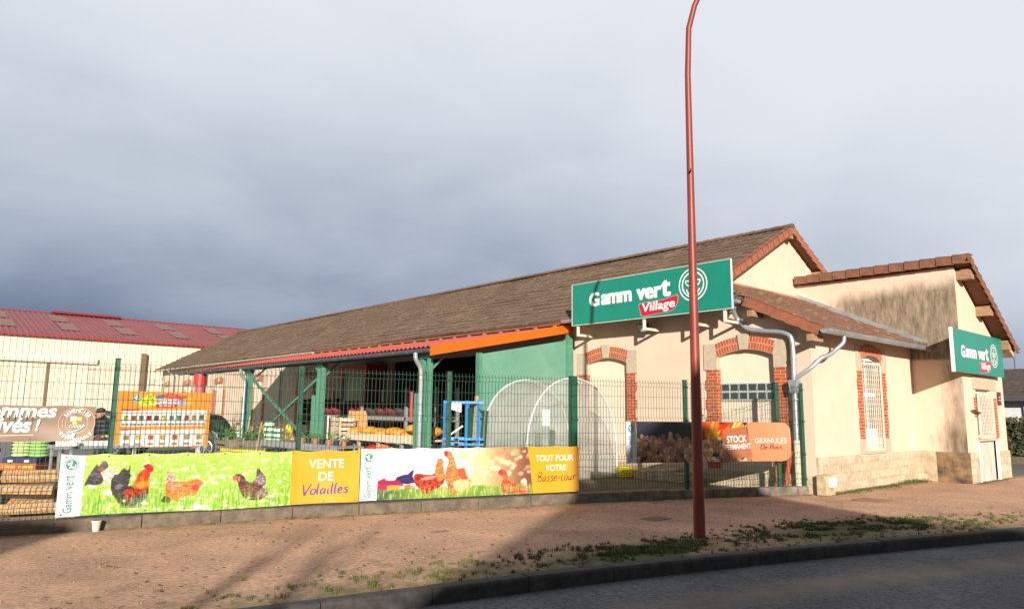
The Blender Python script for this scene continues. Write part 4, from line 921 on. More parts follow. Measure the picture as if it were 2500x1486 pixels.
for i in range(6): mesh_panel(acc[i], acc[i + 1], fa)
for i in range(6, len(FN) - 1): mesh_panel(acc[i], acc[i + 1], fb)
for s in acc[:6]: post(fa, s, .065)
post(fa, acc[6], .125)
for s in acc[7:]: post(fb, s, .07)
sp_ = thing('spare_fence', 'second length of green mesh standing close behind the fence, in front of the orange board', 'fence panel', (3, 11.1, 0))
mesh_panel(S0 + 4.65, S0 + 7.4, sp_, z0=.2, z1=2.13, back=-.35)

# ================================================================== BANNERS
def fence_surf(s0, bulge=None):
    def f(x, y, off):
        p, t_, n_ = path_at(S0 + s0 + float(x), .05 + off + (bulge(float(x), float(y)) if bulge else 0)); return Vector((p.x, p.y, float(y)))
    return f
def banner(label, s0, s1, zb, zt, P, nu, nv, bulge, group=None, ztop=None, zbot=None, sc=.66, corner=0.0):
    root = thing('banner', label, 'banner', tuple(path_at(S0 + s0, .05)[0]), group); sf = fence_surf(s0, bulge); L = s1 - s0
    zt_ = ztop or (lambda u: 0); zb_ = zbot or (lambda u: 0); b = MB()
    b.grid(nu, nv, lambda u, v: sf(u * L, zb + zb_(u) + (zt + zt_(u) - zb - zb_(u)) * v, 0))
    if corner:                                         # rounded right-hand corners
        keep = []
        for f_ in b.f:
            i = f_[0] % nu; jv = f_[0] // nu; du = (nu - 1 - i) / (nu - 1) * L; dv_ = min(jv, nv - 1 - jv) / (nv - 1) * (zt - zb)
            if du < corner and dv_ < corner and math.hypot(corner - du, corner - dv_) > corner: continue
            keep.append(f_)
        b.f = keep
    sh = b.build('sheet', printmat(), root, smooth=True); apply_print(sh, P, nu, nv, sc)
    ey = MB(); k = .06
    while k < L:
        for z in (zb + zb_(k / L) + .03, zt + zt_(k / L) - .03):
            c = sf(k, z, .003); n_ = path_at(S0 + s0 + k)[2]; t_ = path_at(S0 + s0 + k)[1]
            ey.add([c + t_ * (math.cos(a) * .012) + Vector((0, 0, math.sin(a) * .012)) for a in [2 * math.pi * q / 8 for q in range(8)]], [tuple(range(8))])
        k += .485
    ey.split('eyelet', mat('eyelet', (.12, .11, .10), rough=.4), root)
    return root, sf
vgreen = mat('print_green', (.02, .20, .15), rough=.5); vwhite = mat('print_white', (.82, .82, .80), rough=.5); vpurple = mat('print_purple', (.10, .035, .26), rough=.5); vbrown = mat('print_brown', (.055, .022, .015), rough=.5); vmaroon = mat('print_maroon', (.15, .018, .014), rough=.5); vpale = mat('print_pale_green', (.42, .56, .52), rough=.5)
vpink = mat('print_pink', (.66, .45, .34), rough=.5); vyel = mat('print_yellow', (.75, .60, .05), rough=.5)
def side_logo(root, sf, w, z0, h):
    """vertical brand strip: text reads upwards, emblem on top"""
    def up_(vf): v, f = vf; return np.c_[-v[:, 1], v[:, 0]], f
    decal('lettering', vgreen, root, join(*[(np.c_[v[0][:, 0] + w * .62, v[0][:, 1] + z0], v[1]) for v in (up_(fit(text2d('Gamm', .006, 0, .95), h * .05, h * .39, 0, w * .36)), up_(fit(text2d('vert', .006, 0, 1), h * .43, h * .66, 0, w * .37)))]), sf, .004)
    decal('motto', vpale, root, join(*[(np.c_[v[0][:, 0] + w * .84, v[0][:, 1] + z0], v[1]) for v in (up_(fit(text2d("l'autoproduction est l'avenir", 0, 0, 1), h * .08, h * .64, 0, w * .11)),)]), sf, .004)
    cx, cz, r = w * .46, z0 + h * .83, w * .30
    decal('emblem', vgreen, root, xf(emblem_solid(), cx, cz, r), sf, .003); decal('emblem_leaves', vwhite, root, xf(emblem_white(), cx, cz, r), sf, .006)
# --- banner 1: hens on a flowering meadow
H1 = homog([(150, 1111), (877, 1094), (877, 1222), (140, 1262)])
z1 = lambda L: H1([(130 + x / 6.2425, 1090 + y / 6.2425) for x, y in L]); z2 = lambda L: H1([(500 + x / 6.2425, 1090 + y / 6.2425) for x, y in L])
P = Paint(720, 160, (185, 222, 95))
u, v = P.U, P.V
nz = vnoise(u * 60, v * 14, 1) * .5 + vnoise(u * 140, v * 30, 2) * .5; gb = vnoise(u * 300, v * 9 + u * 40, 3)
for lo, col in ((.30, (150, 200, 70)), (.50, (205, 236, 130)), (.62, (236, 250, 190))): P.blend(np.clip((nz - lo) * 5, 0, 1) * .8, col)
P.blend(np.clip((gb - .55) * 4, 0, 1) * np.clip((.75 - v) * 2, 0, 1) * .55, (96, 160, 40)); P.blend(np.clip((gb - .25) * -4, 0, 1) * np.clip((.6 - v) * 2, 0, 1) * .6, (120, 175, 60))
P.blend(np.clip((v - .82) * 5, 0, 1) * .5, (214, 240, 120))
rr = np.random.default_rng(5)
for k in range(130): a, b_ = rr.random(2); sz = .004 + .012 * (1 - b_) * rr.random(); P.blob(a, b_, sz, sz * 2.8, (255, 255, 248), .9, 1.2)
for k in range(30): a, b_ = rr.random(2); P.blob(a, b_, .006, .02, (240, 225, 40), .6, 1)
for cx, cy, s_ in ((2180, 900, .020), (2310, 900, .018), (600, 600, .014), (830, 700, .018)): q = z1([(cx, cy)])[0]; P.blob(*q, s_, s_ * 3, (255, 255, 250), .95, 1.2)
# far dark hen and pale hen
P.poly(z1([(480, 590), (520, 480), (580, 380), (640, 290), (660, 265), (690, 300), (740, 230), (810, 240), (830, 300), (780, 360), (720, 400), (760, 480), (740, 560), (640, 590), (540, 570)]), (92, 78, 84), col2=(52, 42, 46), jsc=(120, 40))
P.poly(z1([(700, 345), (750, 335), (765, 370), (730, 385)]), (190, 40, 60))
P.poly(z1([(730, 400), (820, 350), (900, 300), (980, 320), (960, 380), (900, 440), (880, 520), (800, 560), (760, 480)]), (248, 232, 214), col2=(236, 196, 150), jsc=(90, 30))
# cockerel: tail, body, saddle, neck, comb
P.poly(z1([(870, 580), (880, 500), (930, 420), (985, 410), (1030, 340), (1075, 315), (1110, 350), (1140, 330), (1150, 275), (1162, 300), (1150, 400), (1180, 420), (1150, 480), (1140, 590), (1220, 600), (1330, 620), (1440, 600), (1446, 680), (1420, 780), (1330, 850), (1200, 890), (1080, 895), (1000, 860), (960, 800), (900, 720), (880, 660)]), (66, 58, 64), col2=(30, 25, 28), jsc=(160, 50), smooth=False)
P.poly(z1([(940, 600), (1000, 560), (1060, 580), (1010, 640), (950, 650)]), (150, 150, 165), alpha=.6); P.poly(z1([(1120, 850), (1250, 790), (1400, 700), (1420, 760), (1320, 850), (1200, 890)]), (120, 124, 150), col2=(50, 44, 52), jsc=(180, 60), alpha=.9)
P.poly(z1([(1060, 690), (1110, 645), (1240, 635), (1350, 625), (1440, 590), (1430, 680), (1330, 720), (1240, 770), (1120, 820), (1090, 740)]), (200, 50, 22), col2=(120, 18, 12), jsc=(220, 30))
P.poly(z1([(1200, 600), (1240, 500), (1270, 420), (1330, 360), (1390, 345), (1440, 380), (1455, 450), (1440, 540), (1445, 620), (1350, 640), (1250, 640)]), (242, 118, 28), col2=(205, 56, 20), jsc=(160, 20)); P.poly(z1([(1270, 560), (1330, 530), (1430, 560), (1440, 600), (1330, 630), (1270, 620)]), (250, 170, 70), alpha=.7)
P.poly(z1([(1370, 320), (1360, 290), (1395, 275), (1420, 262), (1455, 268), (1490, 290), (1510, 330), (1490, 380), (1460, 390), (1450, 450), (1425, 430), (1410, 380), (1390, 350)]), (226, 44, 70), col2=(190, 20, 45), jsc=(200, 60))
P.poly(z1([(1040, 880), (1200, 850), (1340, 870), (1300, 930), (1050, 930)]), (50, 45, 35), alpha=.5)
# brown hen pecking
P.poly(z1([(1705, 540), (1708, 420), (1728, 330), (1760, 380), (1840, 440), (1850, 500), (1800, 540)]), (226, 190, 170), col2=(188, 150, 140), jsc=(150, 30))
P.poly(z1([(1700, 560), (1780, 525), (1900, 520), (2020, 525), (2100, 500), (2170, 470), (2230, 500), (2250, 550), (2220, 610), (2180, 680), (2120, 740), (2000, 740), (1960, 790), (1900, 830), (1820, 800), (1740, 760), (1705, 700)]), (232, 140, 62), col2=(206, 104, 40), jsc=(150, 45))
P.poly(z1([(1700, 580), (1800, 540), (1960, 560), (1900, 640), (1800, 660), (1720, 620)]), (200, 120, 96), col2=(226, 160, 110), jsc=(200, 30)); P.poly(z1([(2090, 600), (2150, 560), (2200, 570), (2190, 630), (2120, 650)]), (206, 66, 26)); P.poly(z1([(2180, 500), (2240, 500), (2265, 540), (2230, 590), (2190, 570)]), (224, 110, 90)); P.poly(z1([(1640, 830), (1700, 740), (1800, 800), (1760, 850)]), (50, 52, 30), alpha=.8)
# dark hen on the right
P.poly(z2([(420, 450), (450, 400), (520, 395), (580, 430), (620, 500), (690, 530), (760, 470), (765, 340), (800, 320), (850, 380), (900, 440), (910, 540), (860, 600), (920, 620), (945, 690), (900, 760), (820, 790), (700, 800), (600, 760), (540, 680), (500, 580), (470, 490)]), (120, 86, 78), col2=(70, 44, 42), jsc=(180, 60))
P.poly(z2([(720, 500), (770, 440), (840, 400), (900, 450), (900, 540), (820, 560)]), (190, 172, 176), col2=(130, 110, 116), jsc=(160, 50)); P.poly(z2([(520, 590), (620, 560), (740, 580), (820, 620), (740, 680), (620, 700), (560, 680)]), (150, 100, 80), col2=(96, 60, 54), jsc=(260, 70)); P.poly(z2([(760, 690), (900, 600), (940, 680), (880, 740), (780, 760)]), (176, 150, 142), col2=(120, 96, 92), jsc=(180, 60))
P.poly(z2([(405, 440), (440, 410), (480, 430), (470, 470), (440, 500), (415, 480)]), (228, 96, 96)); P.poly(z2([(490, 430), (520, 450), (510, 510), (490, 490)]), (230, 130, 70))
for k in range(26):
    a = rr.random() * .72 + .08; b_ = rr.random() * .25; P.blob(a, b_, .006 + .006 * rr.random(), .03, (250, 253, 235), .8, 1)
for k in range(420):                                    # blades of grass over the feet
    a = .09 + rr.random() * .67; b_ = rr.random() * .30; h_ = .05 + rr.random() * .09; P.blob(a, b_, .0013, h_, ((120, 178, 50), (210, 240, 120), (90, 150, 40))[k % 3], .55, 1.5)
us = float(H1([(200, 1240)])[0][0]); P.rect(0, us, 0, 1, (246, 246, 244)); uo = float(H1([(709, 1165)])[0][0])
P.rect(uo, 1, 0, 1, (253, 178, 48)); P.blend(((u > uo) * np.clip(vnoise(u * 14, v * 4, 8) - .4, 0, 1)) * .35, (246, 160, 30))
wr = lambda x, y: .012 * (vnoise(x * 3.2 + y * 2.0, y * 1.6, 41) - .5) + .008 * (vnoise(x * 9 + y * 8, y * 2, 42) - .5)
bul = lambda x, y: .022 * math.sin(x * 3.1) * math.sin((y - .2) / .8 * math.pi) + .010 * math.sin(x * 7 + y * 3) + float(wr(x, y))
bn, sf = banner('long banner of hens in a flowery meadow, orange end reading VENTE DE Volailles', 4.45, 8.44, .20, .985, P, 560, 110, bul, ztop=lambda u: -.020 * abs(math.sin(u * 8 * math.pi)), zbot=lambda u: -.01 + .01 * math.sin(u * 9))
L1 = 3.99; side_logo(bn, sf, L1 * us, .20, .78)
ox = L1 * uo; ow = L1 - ox
decal('headline', vwhite, bn, join(fit(text2d('VENTE', .008), ox + ow * .25, ox + ow * .76, .72, .85), fit(text2d('DE', .008), ox + ow * .40, ox + ow * .61, .53, .66)), sf, .005)
decal('script_headline', vpurple, bn, fit(rot(script('Volailles', .12), .03), ox + ow * .18, ox + ow * .84, .315, .50), sf, .005)
# --- banner 2: hens at sunset
H2 = homog([(877, 1094), (1405, 1087), (1405, 1197), (877, 1222)]); z3 = lambda L: H2([(870 + x / 4.54, 1080 + y / 4.54) for x, y in L])
P = Paint(560, 150, (252, 252, 250)); u, v = P.U, P.V
U3 = lambda x, y=300: float(z3([(x, y)])[0][0])
warm = np.clip((u - U3(1000)) / (U3(1500) - U3(1000)), 0, 1); P.blend(warm * .75, (240, 196, 120)); P.blend(np.clip((u - U3(1350)) / (U3(1850) - U3(1350)), 0, 1) * .92, (150, 92, 62)); P.blend(np.clip((u - U3(1700)) * 7, 0, 1) * .55, (96, 56, 60))
rr = np.random.default_rng(9)
for k in range(60): q = z3([(1050 + rr.random() * 850, 60 + rr.random() * 300)])[0]; s_ = .006 + .016 * rr.random(); P.blob(*q, s_, s_ * 3.5, (255, 240, 214), .55 * rr.random() + .2, 1)
for cx, cy, rx_, al in ((1360, 200, .05, .7), (1300, 380, .055, .6), (1150, 130, .03, .6), (1740, 90, .03, .5), (1600, 200, .02, .5)): q = z3([(cx, cy)])[0]; P.blob(*q, rx_, rx_ * 4, (255, 226, 140), al, .8)
P.poly(z3([(400, 440), (430, 380), (500, 350), (560, 340), (600, 300), (625, 300), (610, 360), (640, 440), (560, 450), (480, 450)]), (72, 54, 120), col2=(40, 34, 90), jsc=(160, 60), smooth=False)
P.poly(z3([(225, 420), (300, 385), (320, 415), (460, 415), (520, 470), (330, 475), (225, 460)]), (176, 36, 88), smooth=False); P.poly(z3([(225, 460), (330, 470), (330, 525), (225, 525)]), (200, 40, 80), smooth=False); P.poly(z3([(330, 475), (480, 470), (480, 522), (335, 525)]), (252, 176, 60), smooth=False); P.poly(z3([(520, 465), (590, 450), (590, 515), (525, 515)]), (240, 130, 50), smooth=False); P.poly(z3([(590, 460), (650, 470), (650, 512), (590, 512)]), (190, 170, 230), smooth=False)
gy_ = np.clip((.22 + .02 * np.sin(u * 40) + .05 * (vnoise(u * 160, v * 3, 4) - .3) - v) * 18, 0, 1); P.blend(gy_, (120, 160, 60)); P.blend(gy_ * np.clip((U3(620) - u) * 7, 0, 1), (66, 96, 66)); P.blend(gy_ * np.clip(vnoise(u * 220, v * 12, 5) - .45, 0, 1) * 1.4, (232, 236, 150))
P.poly(z3([(625, 370), (660, 340), (760, 350), (850, 330), (870, 220), (890, 170), (930, 180), (945, 280), (965, 370), (950, 440), (900, 490), (830, 520), (780, 560), (720, 555), (680, 500), (640, 450)]), (206, 74, 44), col2=(150, 26, 30), jsc=(140, 40)); P.poly(z3([(850, 330), (872, 220), (890, 175), (930, 185), (948, 290), (960, 380), (900, 420)]), (240, 150, 80), col2=(226, 120, 60), jsc=(100, 30)); P.poly(z3([(700, 400), (760, 370), (860, 360), (850, 390), (740, 410)]), (240, 210, 200), alpha=.6)
P.poly(z3([(965, 370), (980, 280), (1000, 190), (960, 140), (945, 95), (985, 85), (1030, 110), (1070, 200), (1095, 280), (1150, 270), (1200, 270), (1230, 330), (1250, 400), (1230, 490), (1150, 540), (1070, 550), (1020, 520), (980, 440)]), (240, 160, 92), col2=(222, 110, 62), jsc=(120, 40)); P.poly(z3([(1110, 300), (1190, 280), (1210, 380), (1150, 410)]), (226, 84, 64), alpha=.8); P.poly(z3([(1180, 260), (1230, 190), (1260, 280), (1270, 370), (1220, 390)]), (252, 236, 214), alpha=.9); P.poly(z3([(1050, 440), (1140, 400), (1230, 420), (1210, 500), (1100, 530)]), (252, 232, 180), alpha=.75); P.poly(z3([(950, 95), (975, 82), (990, 120), (965, 145)]), (220, 40, 60)); P.poly(z3([(1000, 440), (1060, 500), (1070, 555), (1020, 540)]), (210, 70, 40), alpha=.8)
P.poly(z3([(1545, 310), (1580, 290), (1630, 310), (1655, 380), (1690, 430), (1780, 450), (1810, 400), (1850, 390), (1870, 440), (1885, 545), (1700, 552), (1610, 545), (1580, 470), (1600, 400), (1580, 350), (1550, 345)]), (226, 120, 84), col2=(190, 70, 56), jsc=(140, 50)); P.poly(z3([(1545, 320), (1580, 285), (1600, 320), (1580, 355)]), (226, 66, 60)); P.poly(z3([(1800, 420), (1840, 385), (1866, 430), (1840, 470)]), (250, 226, 214))
for k in range(200): a = U3(600) + rr.random() * (U3(1900) - U3(600)); P.blob(a, .10 + rr.random() * .08, .0016, .05 + .07 * rr.random(), ((226, 226, 140), (130, 170, 60))[k % 2], .6, 1.5)
us2 = U3(225, 600); P.rect(0, us2, 0, 1, (246, 246, 244))
P.poly([(U3(1870, 50), 1.05), (1.1, 1.05), (1.1, -.05), (U3(1940, 545), -.05)], (252, 178, 46), smooth=False)
bul2 = lambda x, y: .014 * math.sin(x * 2.7 + 1) * math.sin((y - .2) / .8 * math.pi) + .05 * max(0, (x - 3.7) / .26) ** 2 + float(wr(x + 5, y))
bn, sf = banner('banner of sunlit hens with an orange end reading TOUT POUR VOTRE Basse-cour', 8.45, 12.42, .205, 1.005, P, 500, 104, bul2, ztop=lambda u: -.016 * abs(math.sin(u * 8 * math.pi)), corner=.05)
L2 = 3.97; side_logo(bn, sf, L2 * us2, .205, .79); o0 = U3(1940) * L2
decal('headline', vwhite, bn, join(fit(text2d('TOUT POUR', .006), U3(1960) * L2, U3(2375) * L2, .745, .855), fit(text2d('VOTRE', .006), U3(2075) * L2, U3(2305) * L2, .575, .685)), sf, .006)
decal('script_headline', vbrown, bn, fit(rot(script('Basse-cour', .085), .02), U3(1985) * L2, U3(2400) * L2, .395, .565), sf, .006)
# --- banner 3: wood pellets
H3 = homog([(1523, 1027), (1918, 1031), (1918, 1126), (1523, 1129)]); z4 = lambda L: H3([(1380 + x / 7.344, 1080 + y / 7.344) for x, y in L]); z5 = lambda L: H3([(1690 + x / 7.068, 1020 + y / 7.068) for x, y in L])
P = Paint(480, 140, (40, 40, 50)); u, v = P.U, P.V; P.blend(np.clip(vnoise(u * 6, v * 3, 3) - .4, 0, 1), (70, 62, 78))
rr = np.random.default_rng(12); ex = [0, float(z5([(560, 500)])[0][0])]; u_f = float(z5([(200, 300)])[0][0])
for k in range(14): a = u_f + rr.random() * (ex[1] - u_f + .05); P.blob(a, .66 + rr.random() * .3, .02 + .02 * rr.random(), .22, ((240, 90, 16), (226, 40, 12), (250, 150, 30))[k % 3], .9, .9)
for k in range(16):
    a = u_f + .01 + rr.random() * (ex[1] - u_f + .12); b_ = .5 + rr.random() * .5; P.poly([(a, b_ - .22), (a + .012, b_), (a + .006 + .02 * rr.random(), b_ + .2), (a - .01, b_ + .02)], ((255, 196, 60), (255, 236, 120), (250, 120, 20))[k % 3], alpha=.9)
def pel(x, y, L, w, a, c):
    ca_, sa_ = math.cos(a), math.sin(a); A = 4.6; Q = [(-L, -w), (L, -w), (L * 1.12, 0), (L, w), (-L, w), (-L * 1.08, 0)]
    P.poly([(x + (p * ca_ - q * sa_), y + (p * sa_ + q * ca_) * A) for p, q in Q], c, col2=tuple(i * .72 for i in c), jsc=(160, 60), smooth=False, seed=int(x * 997) % 50)
    P.blob(x + L * ca_, y + L * sa_ * A, w * .8, w * A * .9, tuple(min(255, i * 1.14) for i in c), .9, 1.5)
for row in range(7):
    for k in range(17):
        x = .06 + (k + rr.random()) / 17 * (ex[1] + .14 - .05); top = .64 - .3 * abs((x - .26) / .32) ** 2 if x < .45 else .50
        y = .56 - row * .088 + (rr.random() - .5) * .09
        if y > top: continue
        lit = x > u_f; c = ((186, 146, 122), (160, 120, 98), (206, 166, 138), (136, 100, 80))[int(rr.integers(4))]
        if lit: c = tuple(min(255, int(i * q)) for i, q in zip(c, (1.35, 1.3, 1.2)))
        P.blob(x + .006, y - .07, .034, .11, (26, 18, 16), .85, 1.5); pel(x, y, .022 + .010 * rr.random(), .0145, rr.random() * 3.1, c)
P.rect(0, .064, 0, 1, (228, 232, 240)); uo3 = float(z5([(960, 400)])[0][0])
P.poly(z5([(935, 60), (2000, 60), (2000, 800), (1010, 800)]), (226, 138, 96), smooth=False); P.poly(z5([(530, 195), (925, 140), (1025, 680), (580, 715)]), (176, 104, 72), smooth=False)
bul3 = lambda x, y: .03 * math.sin(x / 3.78 * math.pi * 2.5) * math.sin((y - .67) / .78 * math.pi) + .09 * max(0, (x - 3.2) / .58) ** 1.5 + .03 * max(0, (.3 - x) / .3) ** 2
bn, sf = banner('dark wood pellet banner with flames, terracotta end reading GRANULÉS De Bois', 13.43, 17.20, .675, 1.445, P, 440, 100, bul3, corner=.17, sc=.70)
L3 = 3.77; H_ = .77; side_logo(bn, sf, L3 * .064, .675, .77)
X5 = lambda x, y: z5([(x, y)])[0] * np.array([L3, H_]) + np.array([0, .675])
def put(s, tl, br, ang, m, nm, bold=.01, space=1.0, vf=None):
    a, b_ = X5(*tl), X5(*br); q = vf or text2d(s, bold, 0, space); decal(nm, m, bn, rot(fit(q, a[0], b_[0], b_[1], a[1]), ang, ((a[0] + b_[0]) / 2, (a[1] + b_[1]) / 2)), sf, .007)
put('STOCK', (600, 305), (925, 425), .05, vwhite, 'headline', .012); put('PERMANENT', (568, 450), (992, 540), .05, vwhite, 'headline', .006)
put('GRANULÉS', (1060, 320), (1550, 438), .0, mat('print_lilac', (.62, .55, .58), rough=.5), 'headline', .004); put('', (1150, 450), (1480, 545), .02, vmaroon, 'script_headline', vf=script('De Bois', .13))
# --- banner 4: brown banner at the left
P = Paint(300, 80, (160, 134, 116)); u, v = P.U, P.V; P.blend(np.clip(vnoise(u * 7 + v * 3, v * 3, 3) - .35, 0, 1) * .8, (186, 158, 132)); P.blend(np.clip(vnoise(u * 5 + 3, v * 2 + 5, 7) - .5, 0, 1), (140, 112, 100))
bul4 = lambda x, y: .022 * math.sin(x * 4.3 + y * 5) + .03 * math.sin(x * 1.9) * math.sin((y - 1.15) / .46 * math.pi)
bn, sf = banner('brown banner with big white lettering and a round seal, tied to the fence', 1.6, 4.79, 1.15, 1.605, P, 200, 40, bul4, ztop=lambda u: .004 * math.sin(u * 30))
L4 = 3.19; B4 = lambda px_: (px_ - 0) / (230 - 0) * (4.78 - 3.75) + 3.75 - 1.6
def b4(vf, x0, x1, z0, zt): return fit(vf, B4(x0), B4(x1), z0, zt)
decal('lettering', vwhite, bn, join(b4(text2d('pommes', .03, .18), -62, 135, 1.40, 1.575), b4(text2d('arrivés', .03, .18), -70, 75, 1.265, 1.45), b4(text2d('!', .03, .18), 85, 96, 1.285, 1.435), b4(text2d('ur', .01, .2), 3, 17, 1.555, 1.585)), sf, .006)
cx_, cz_ = B4(187), 1.385; r_ = .205
decal('seal', vpink, bn, xf(join(ribbon(circ(1, 48), .03, True), ribbon(circ(.62, 40), .03, True), ribbon([(math.cos(a) * .8, math.sin(a) * .8) for a in np.linspace(2.8, 3.5, 8)], .03)), cx_, cz_, r_), sf, .006)
decal('seal_lettering', vwhite, bn, xf(join(arc_text('SEMENCIER', .69, 2.62, .52, .24), arc_text('RESPONSABLE', .92, 3.75, 5.67, .22, True), fit(text2d('CARRÉ', .02, .1), -.42, .42, -.30, -.08), polyf([(-.38, .12), (-.04, .14), (-.03, .42), (-.36, .42)]), ribbon([(-.5, -.62), (.1, -.45), (.45, -.15)], .05, taper=True), polyf([(-.55, -.95), (-.1, -.9), (.0, -.62), (-.42, -.7)])), cx_, cz_, r_), sf, .007)
decal('seal_squares', vyel, bn, xf(join(polyf([(0, .14), (.26, .15), (.26, .38), (0, .38)]), polyf([(-.24, -.08), (.02, -.08), (.02, .10), (-.24, .10)])), cx_, cz_, r_), sf, .007)
decal('underline', mat('print_sand', (.70, .52, .36), rough=.5), bn, ribbon([(B4(-60), 1.225), (B4(83), 1.232)], .012), sf, .006)

# ================================================================== LAMP POST
lp = thing('street_lamp', 'tall red brown street lamp post curving over at the top, standing at the grassy kerb', 'street lamp', (8.29, 5.64, 0))
zz_ = [0, .02, 1.5, 3.0, 4.6, 6.4]; rs_ = [.077, .077, .068, .059, .050, .042]
P_ = [(8.29 + .0 * z, 5.64, z) for z in zz_]; ax_ = Vector((.62, -.785, 0)).normalized()
for k in range(1, 9): a = k / 8 * 1.35; P_.append(tuple(Vector((8.29, 5.64, 6.75)) + ax_ * (2.1 * (1 - math.cos(a))) + Vector((0, 0, 2.1 * math.sin(a))))); rs_.append(.041 - .001 * k)
e_ = Vector(P_[-1]); P_.append(tuple(e_ + ax_ * .6 + Vector((0, 0, .14)))); rs_.append(.036)
MB().tube(P_, rs_, 24).build('pole', postred, lp, smooth=True)
MB().tube([(8.29, 5.64, -.01), (8.29, 5.64, .012)], .12, 20).build('base_ring', mat('pale_mortar', (.34, .29, .25), rough=.95), lp)
hd_ = Vector(P_[-1]); MB().bar(tuple(hd_), tuple(hd_ + ax_ * .7 + Vector((0, 0, .05))), .22, .12).build('lamp_head', mat('lamp_head_grey', (.4, .4, .4)), lp, bevel=.03)
MB().bar((8.235, 5.60, 4.94), (8.19, 5.565, 4.95), .02, .03).build('hook', black, lp)
for z in (1.58, .78): MB().ball((8.29 + .045, 5.64 - .068, z), .012, 6, 4).build('screw', mat('screw_grey', (.5, .45, .42)), lp)

# ================================================================== SMALL THINGS ON THE PAVEMENT
q, _, n_ = path_at(S0 + 4.92, .16)
cup = thing('flower_pot', 'small white plastic pot standing against the low wall under the hen banner', 'pot', (q.x, q.y, 0))
b = MB().tube([(q.x, q.y, .0), (q.x, q.y, .13)], [.040, .058], 14).tube([(q.x, q.y, .125), (q.x, q.y, .142)], [.064, .062], 14); b.build('pot', mat('scuffed_white', (.62, .57, .50), (.45, .40, .34), scale=30), cup, smooth=True)
MB().tube([(q.x, q.y, .1425), (q.x, q.y, .146)], .052, 12).build('dirt', soil, cup)
mh = thing('manhole_cover', 'flat rusty red manhole cover in the gravel pavement by the shop plinth', 'manhole cover', (14.6, 6.05, 0))
MB().box(14.28, 14.86, 5.75, 6.3, -.02, .016).build('frame', mat('rust_frame', (.22, .12, .075), rough=.8), mh); MB().box(14.33, 14.81, 5.80, 6.25, .01, .022).build('lid', mat('rust_lid', (.33, .17, .105), (.24, .12, .075), rough=.8, scale=20), mh)
dr = thing('drain_grate', 'small flush drain grate in the shaded gravel pavement', 'drain grate', (9.26, 7.09, 0))
b = MB()
for k in range(6): b.box(9.05, 9.45, 6.95 + k * .045, 6.965 + k * .045, -.02, .014)
b.build('bars', mat('grate', (.36, .23, .16)), dr); MB().box(9.02, 9.48, 6.93, 7.2, -.03, .006).build('pit', mat('pit', (.30, .17, .105)), dr)
q = (5.75, 8.1); tag(MB().tube([(q[0], q[1], .015), (q[0] + .12, q[1] - .05, .02), (q[0] + .24, q[1] - .1, .018)], [.008, .01, .006], 6).build('stick', bark), 'small dark stick lying on the sunlit gravel pavement', 'stick')

# ================================================================== FENCE CORNER: TUNNEL GREENHOUSE, HOSE, PIPES
gt = thing('tunnel_greenhouse', 'arched clear plastic tunnel greenhouse standing in front of the green panel', 'greenhouse', (12.8, 13, 0))
def hoop(y, r=.0, dx=0.0):
    P = []
    for k in range(33):
        a = math.pi * k / 32; P.append((12.82 + dx - 1.58 * math.cos(a) * (1 if abs(math.cos(a)) < .9 else 1), y, 2.42 * (math.sin(a) ** .62)))
    return P
fm = film('clear_film'); ha, hb_ = hoop(12.2), hoop(13.85)
b = MB(); n = 33; b.add(ha + hb_, [(k, k + 1, k + 1 + n, k + n) for k in range(n - 1)]); b.build('cover_sheet', fm, gt, smooth=True)
MB().add([(p[0], 12.21, p[2]) for p in ha], [tuple(range(33))]).build('end_sheet', fm, gt); MB().add([(p[0], 13.84, p[2]) for p in hb_], [tuple(range(32, -1, -1))]).build('end_sheet', fm, gt)
hm = mat('hoop_white', (.70, .70, .68), rough=.4)
MB().tube(ha, .022, 8).build('hoop', hm, gt, smooth=True); MB().tube(hb_, .022, 8).build('hoop', hm, gt, smooth=True)
MB().bar((12.82, 12.2, 2.40), (12.82, 13.85, 2.40), .03).build('ridge_bar', hm, gt)
MB().box(11.75, 11.98, 12.185, 12.195, 1.28, 1.66).build('paper_notice', white, gt)
b = MB()
for k in range(7): x = 11.6 + k * .38; b.ball((x, 12.9 + .3 * (k % 2), .35), (.22, .2, .35), 8, 6, .3)
tag(b.build('plant_stock', mat('plant_stock_mass', (.26, .22, .10), (.42, .24, .16), scale=6)), 'blurred mass of potted stock inside the tunnel greenhouse', 'plants', kind='stuff')
hc = thing('hose_coil', 'bright yellow hose coil at the foot of the cream wall, beside the tunnel greenhouse', 'hose', (14.45, 11.9, 0))
b = MB()
for k in range(5): b.tube([(14.45 + (.15 + .01 * (k % 2)) * math.cos(a), 11.98 + (.22 + .02 * (k % 2)) * math.sin(a), .03 + .052 * k) for a in [2 * math.pi * i / 20 for i in range(21)]], .019, 6)
b.build('coil', yellow, hc, smooth=True)
for k, (y, lean, lab) in enumerate(((7.86, .05, 'orange clay pipe leaning on the wall left of the drainpipe foot'), (7.70, -.06, 'darker orange clay pipe nearest to the drainpipe foot'))):
    pp = thing('clay_pipe', lab, 'pipe', (14.45, y, 0)); MB().tube([(14.42, y, 0), (14.55, y + lean, .78)], .05, 12).tube([(14.548, y + lean, .77), (14.562, y + lean * 1.1, .86)], .062, 12).build('tube', mat('clay_%s' % ('orange', 'rust')[k], ((.50, .14, .06), (.36, .085, .04))[k]), pp, smooth=True)
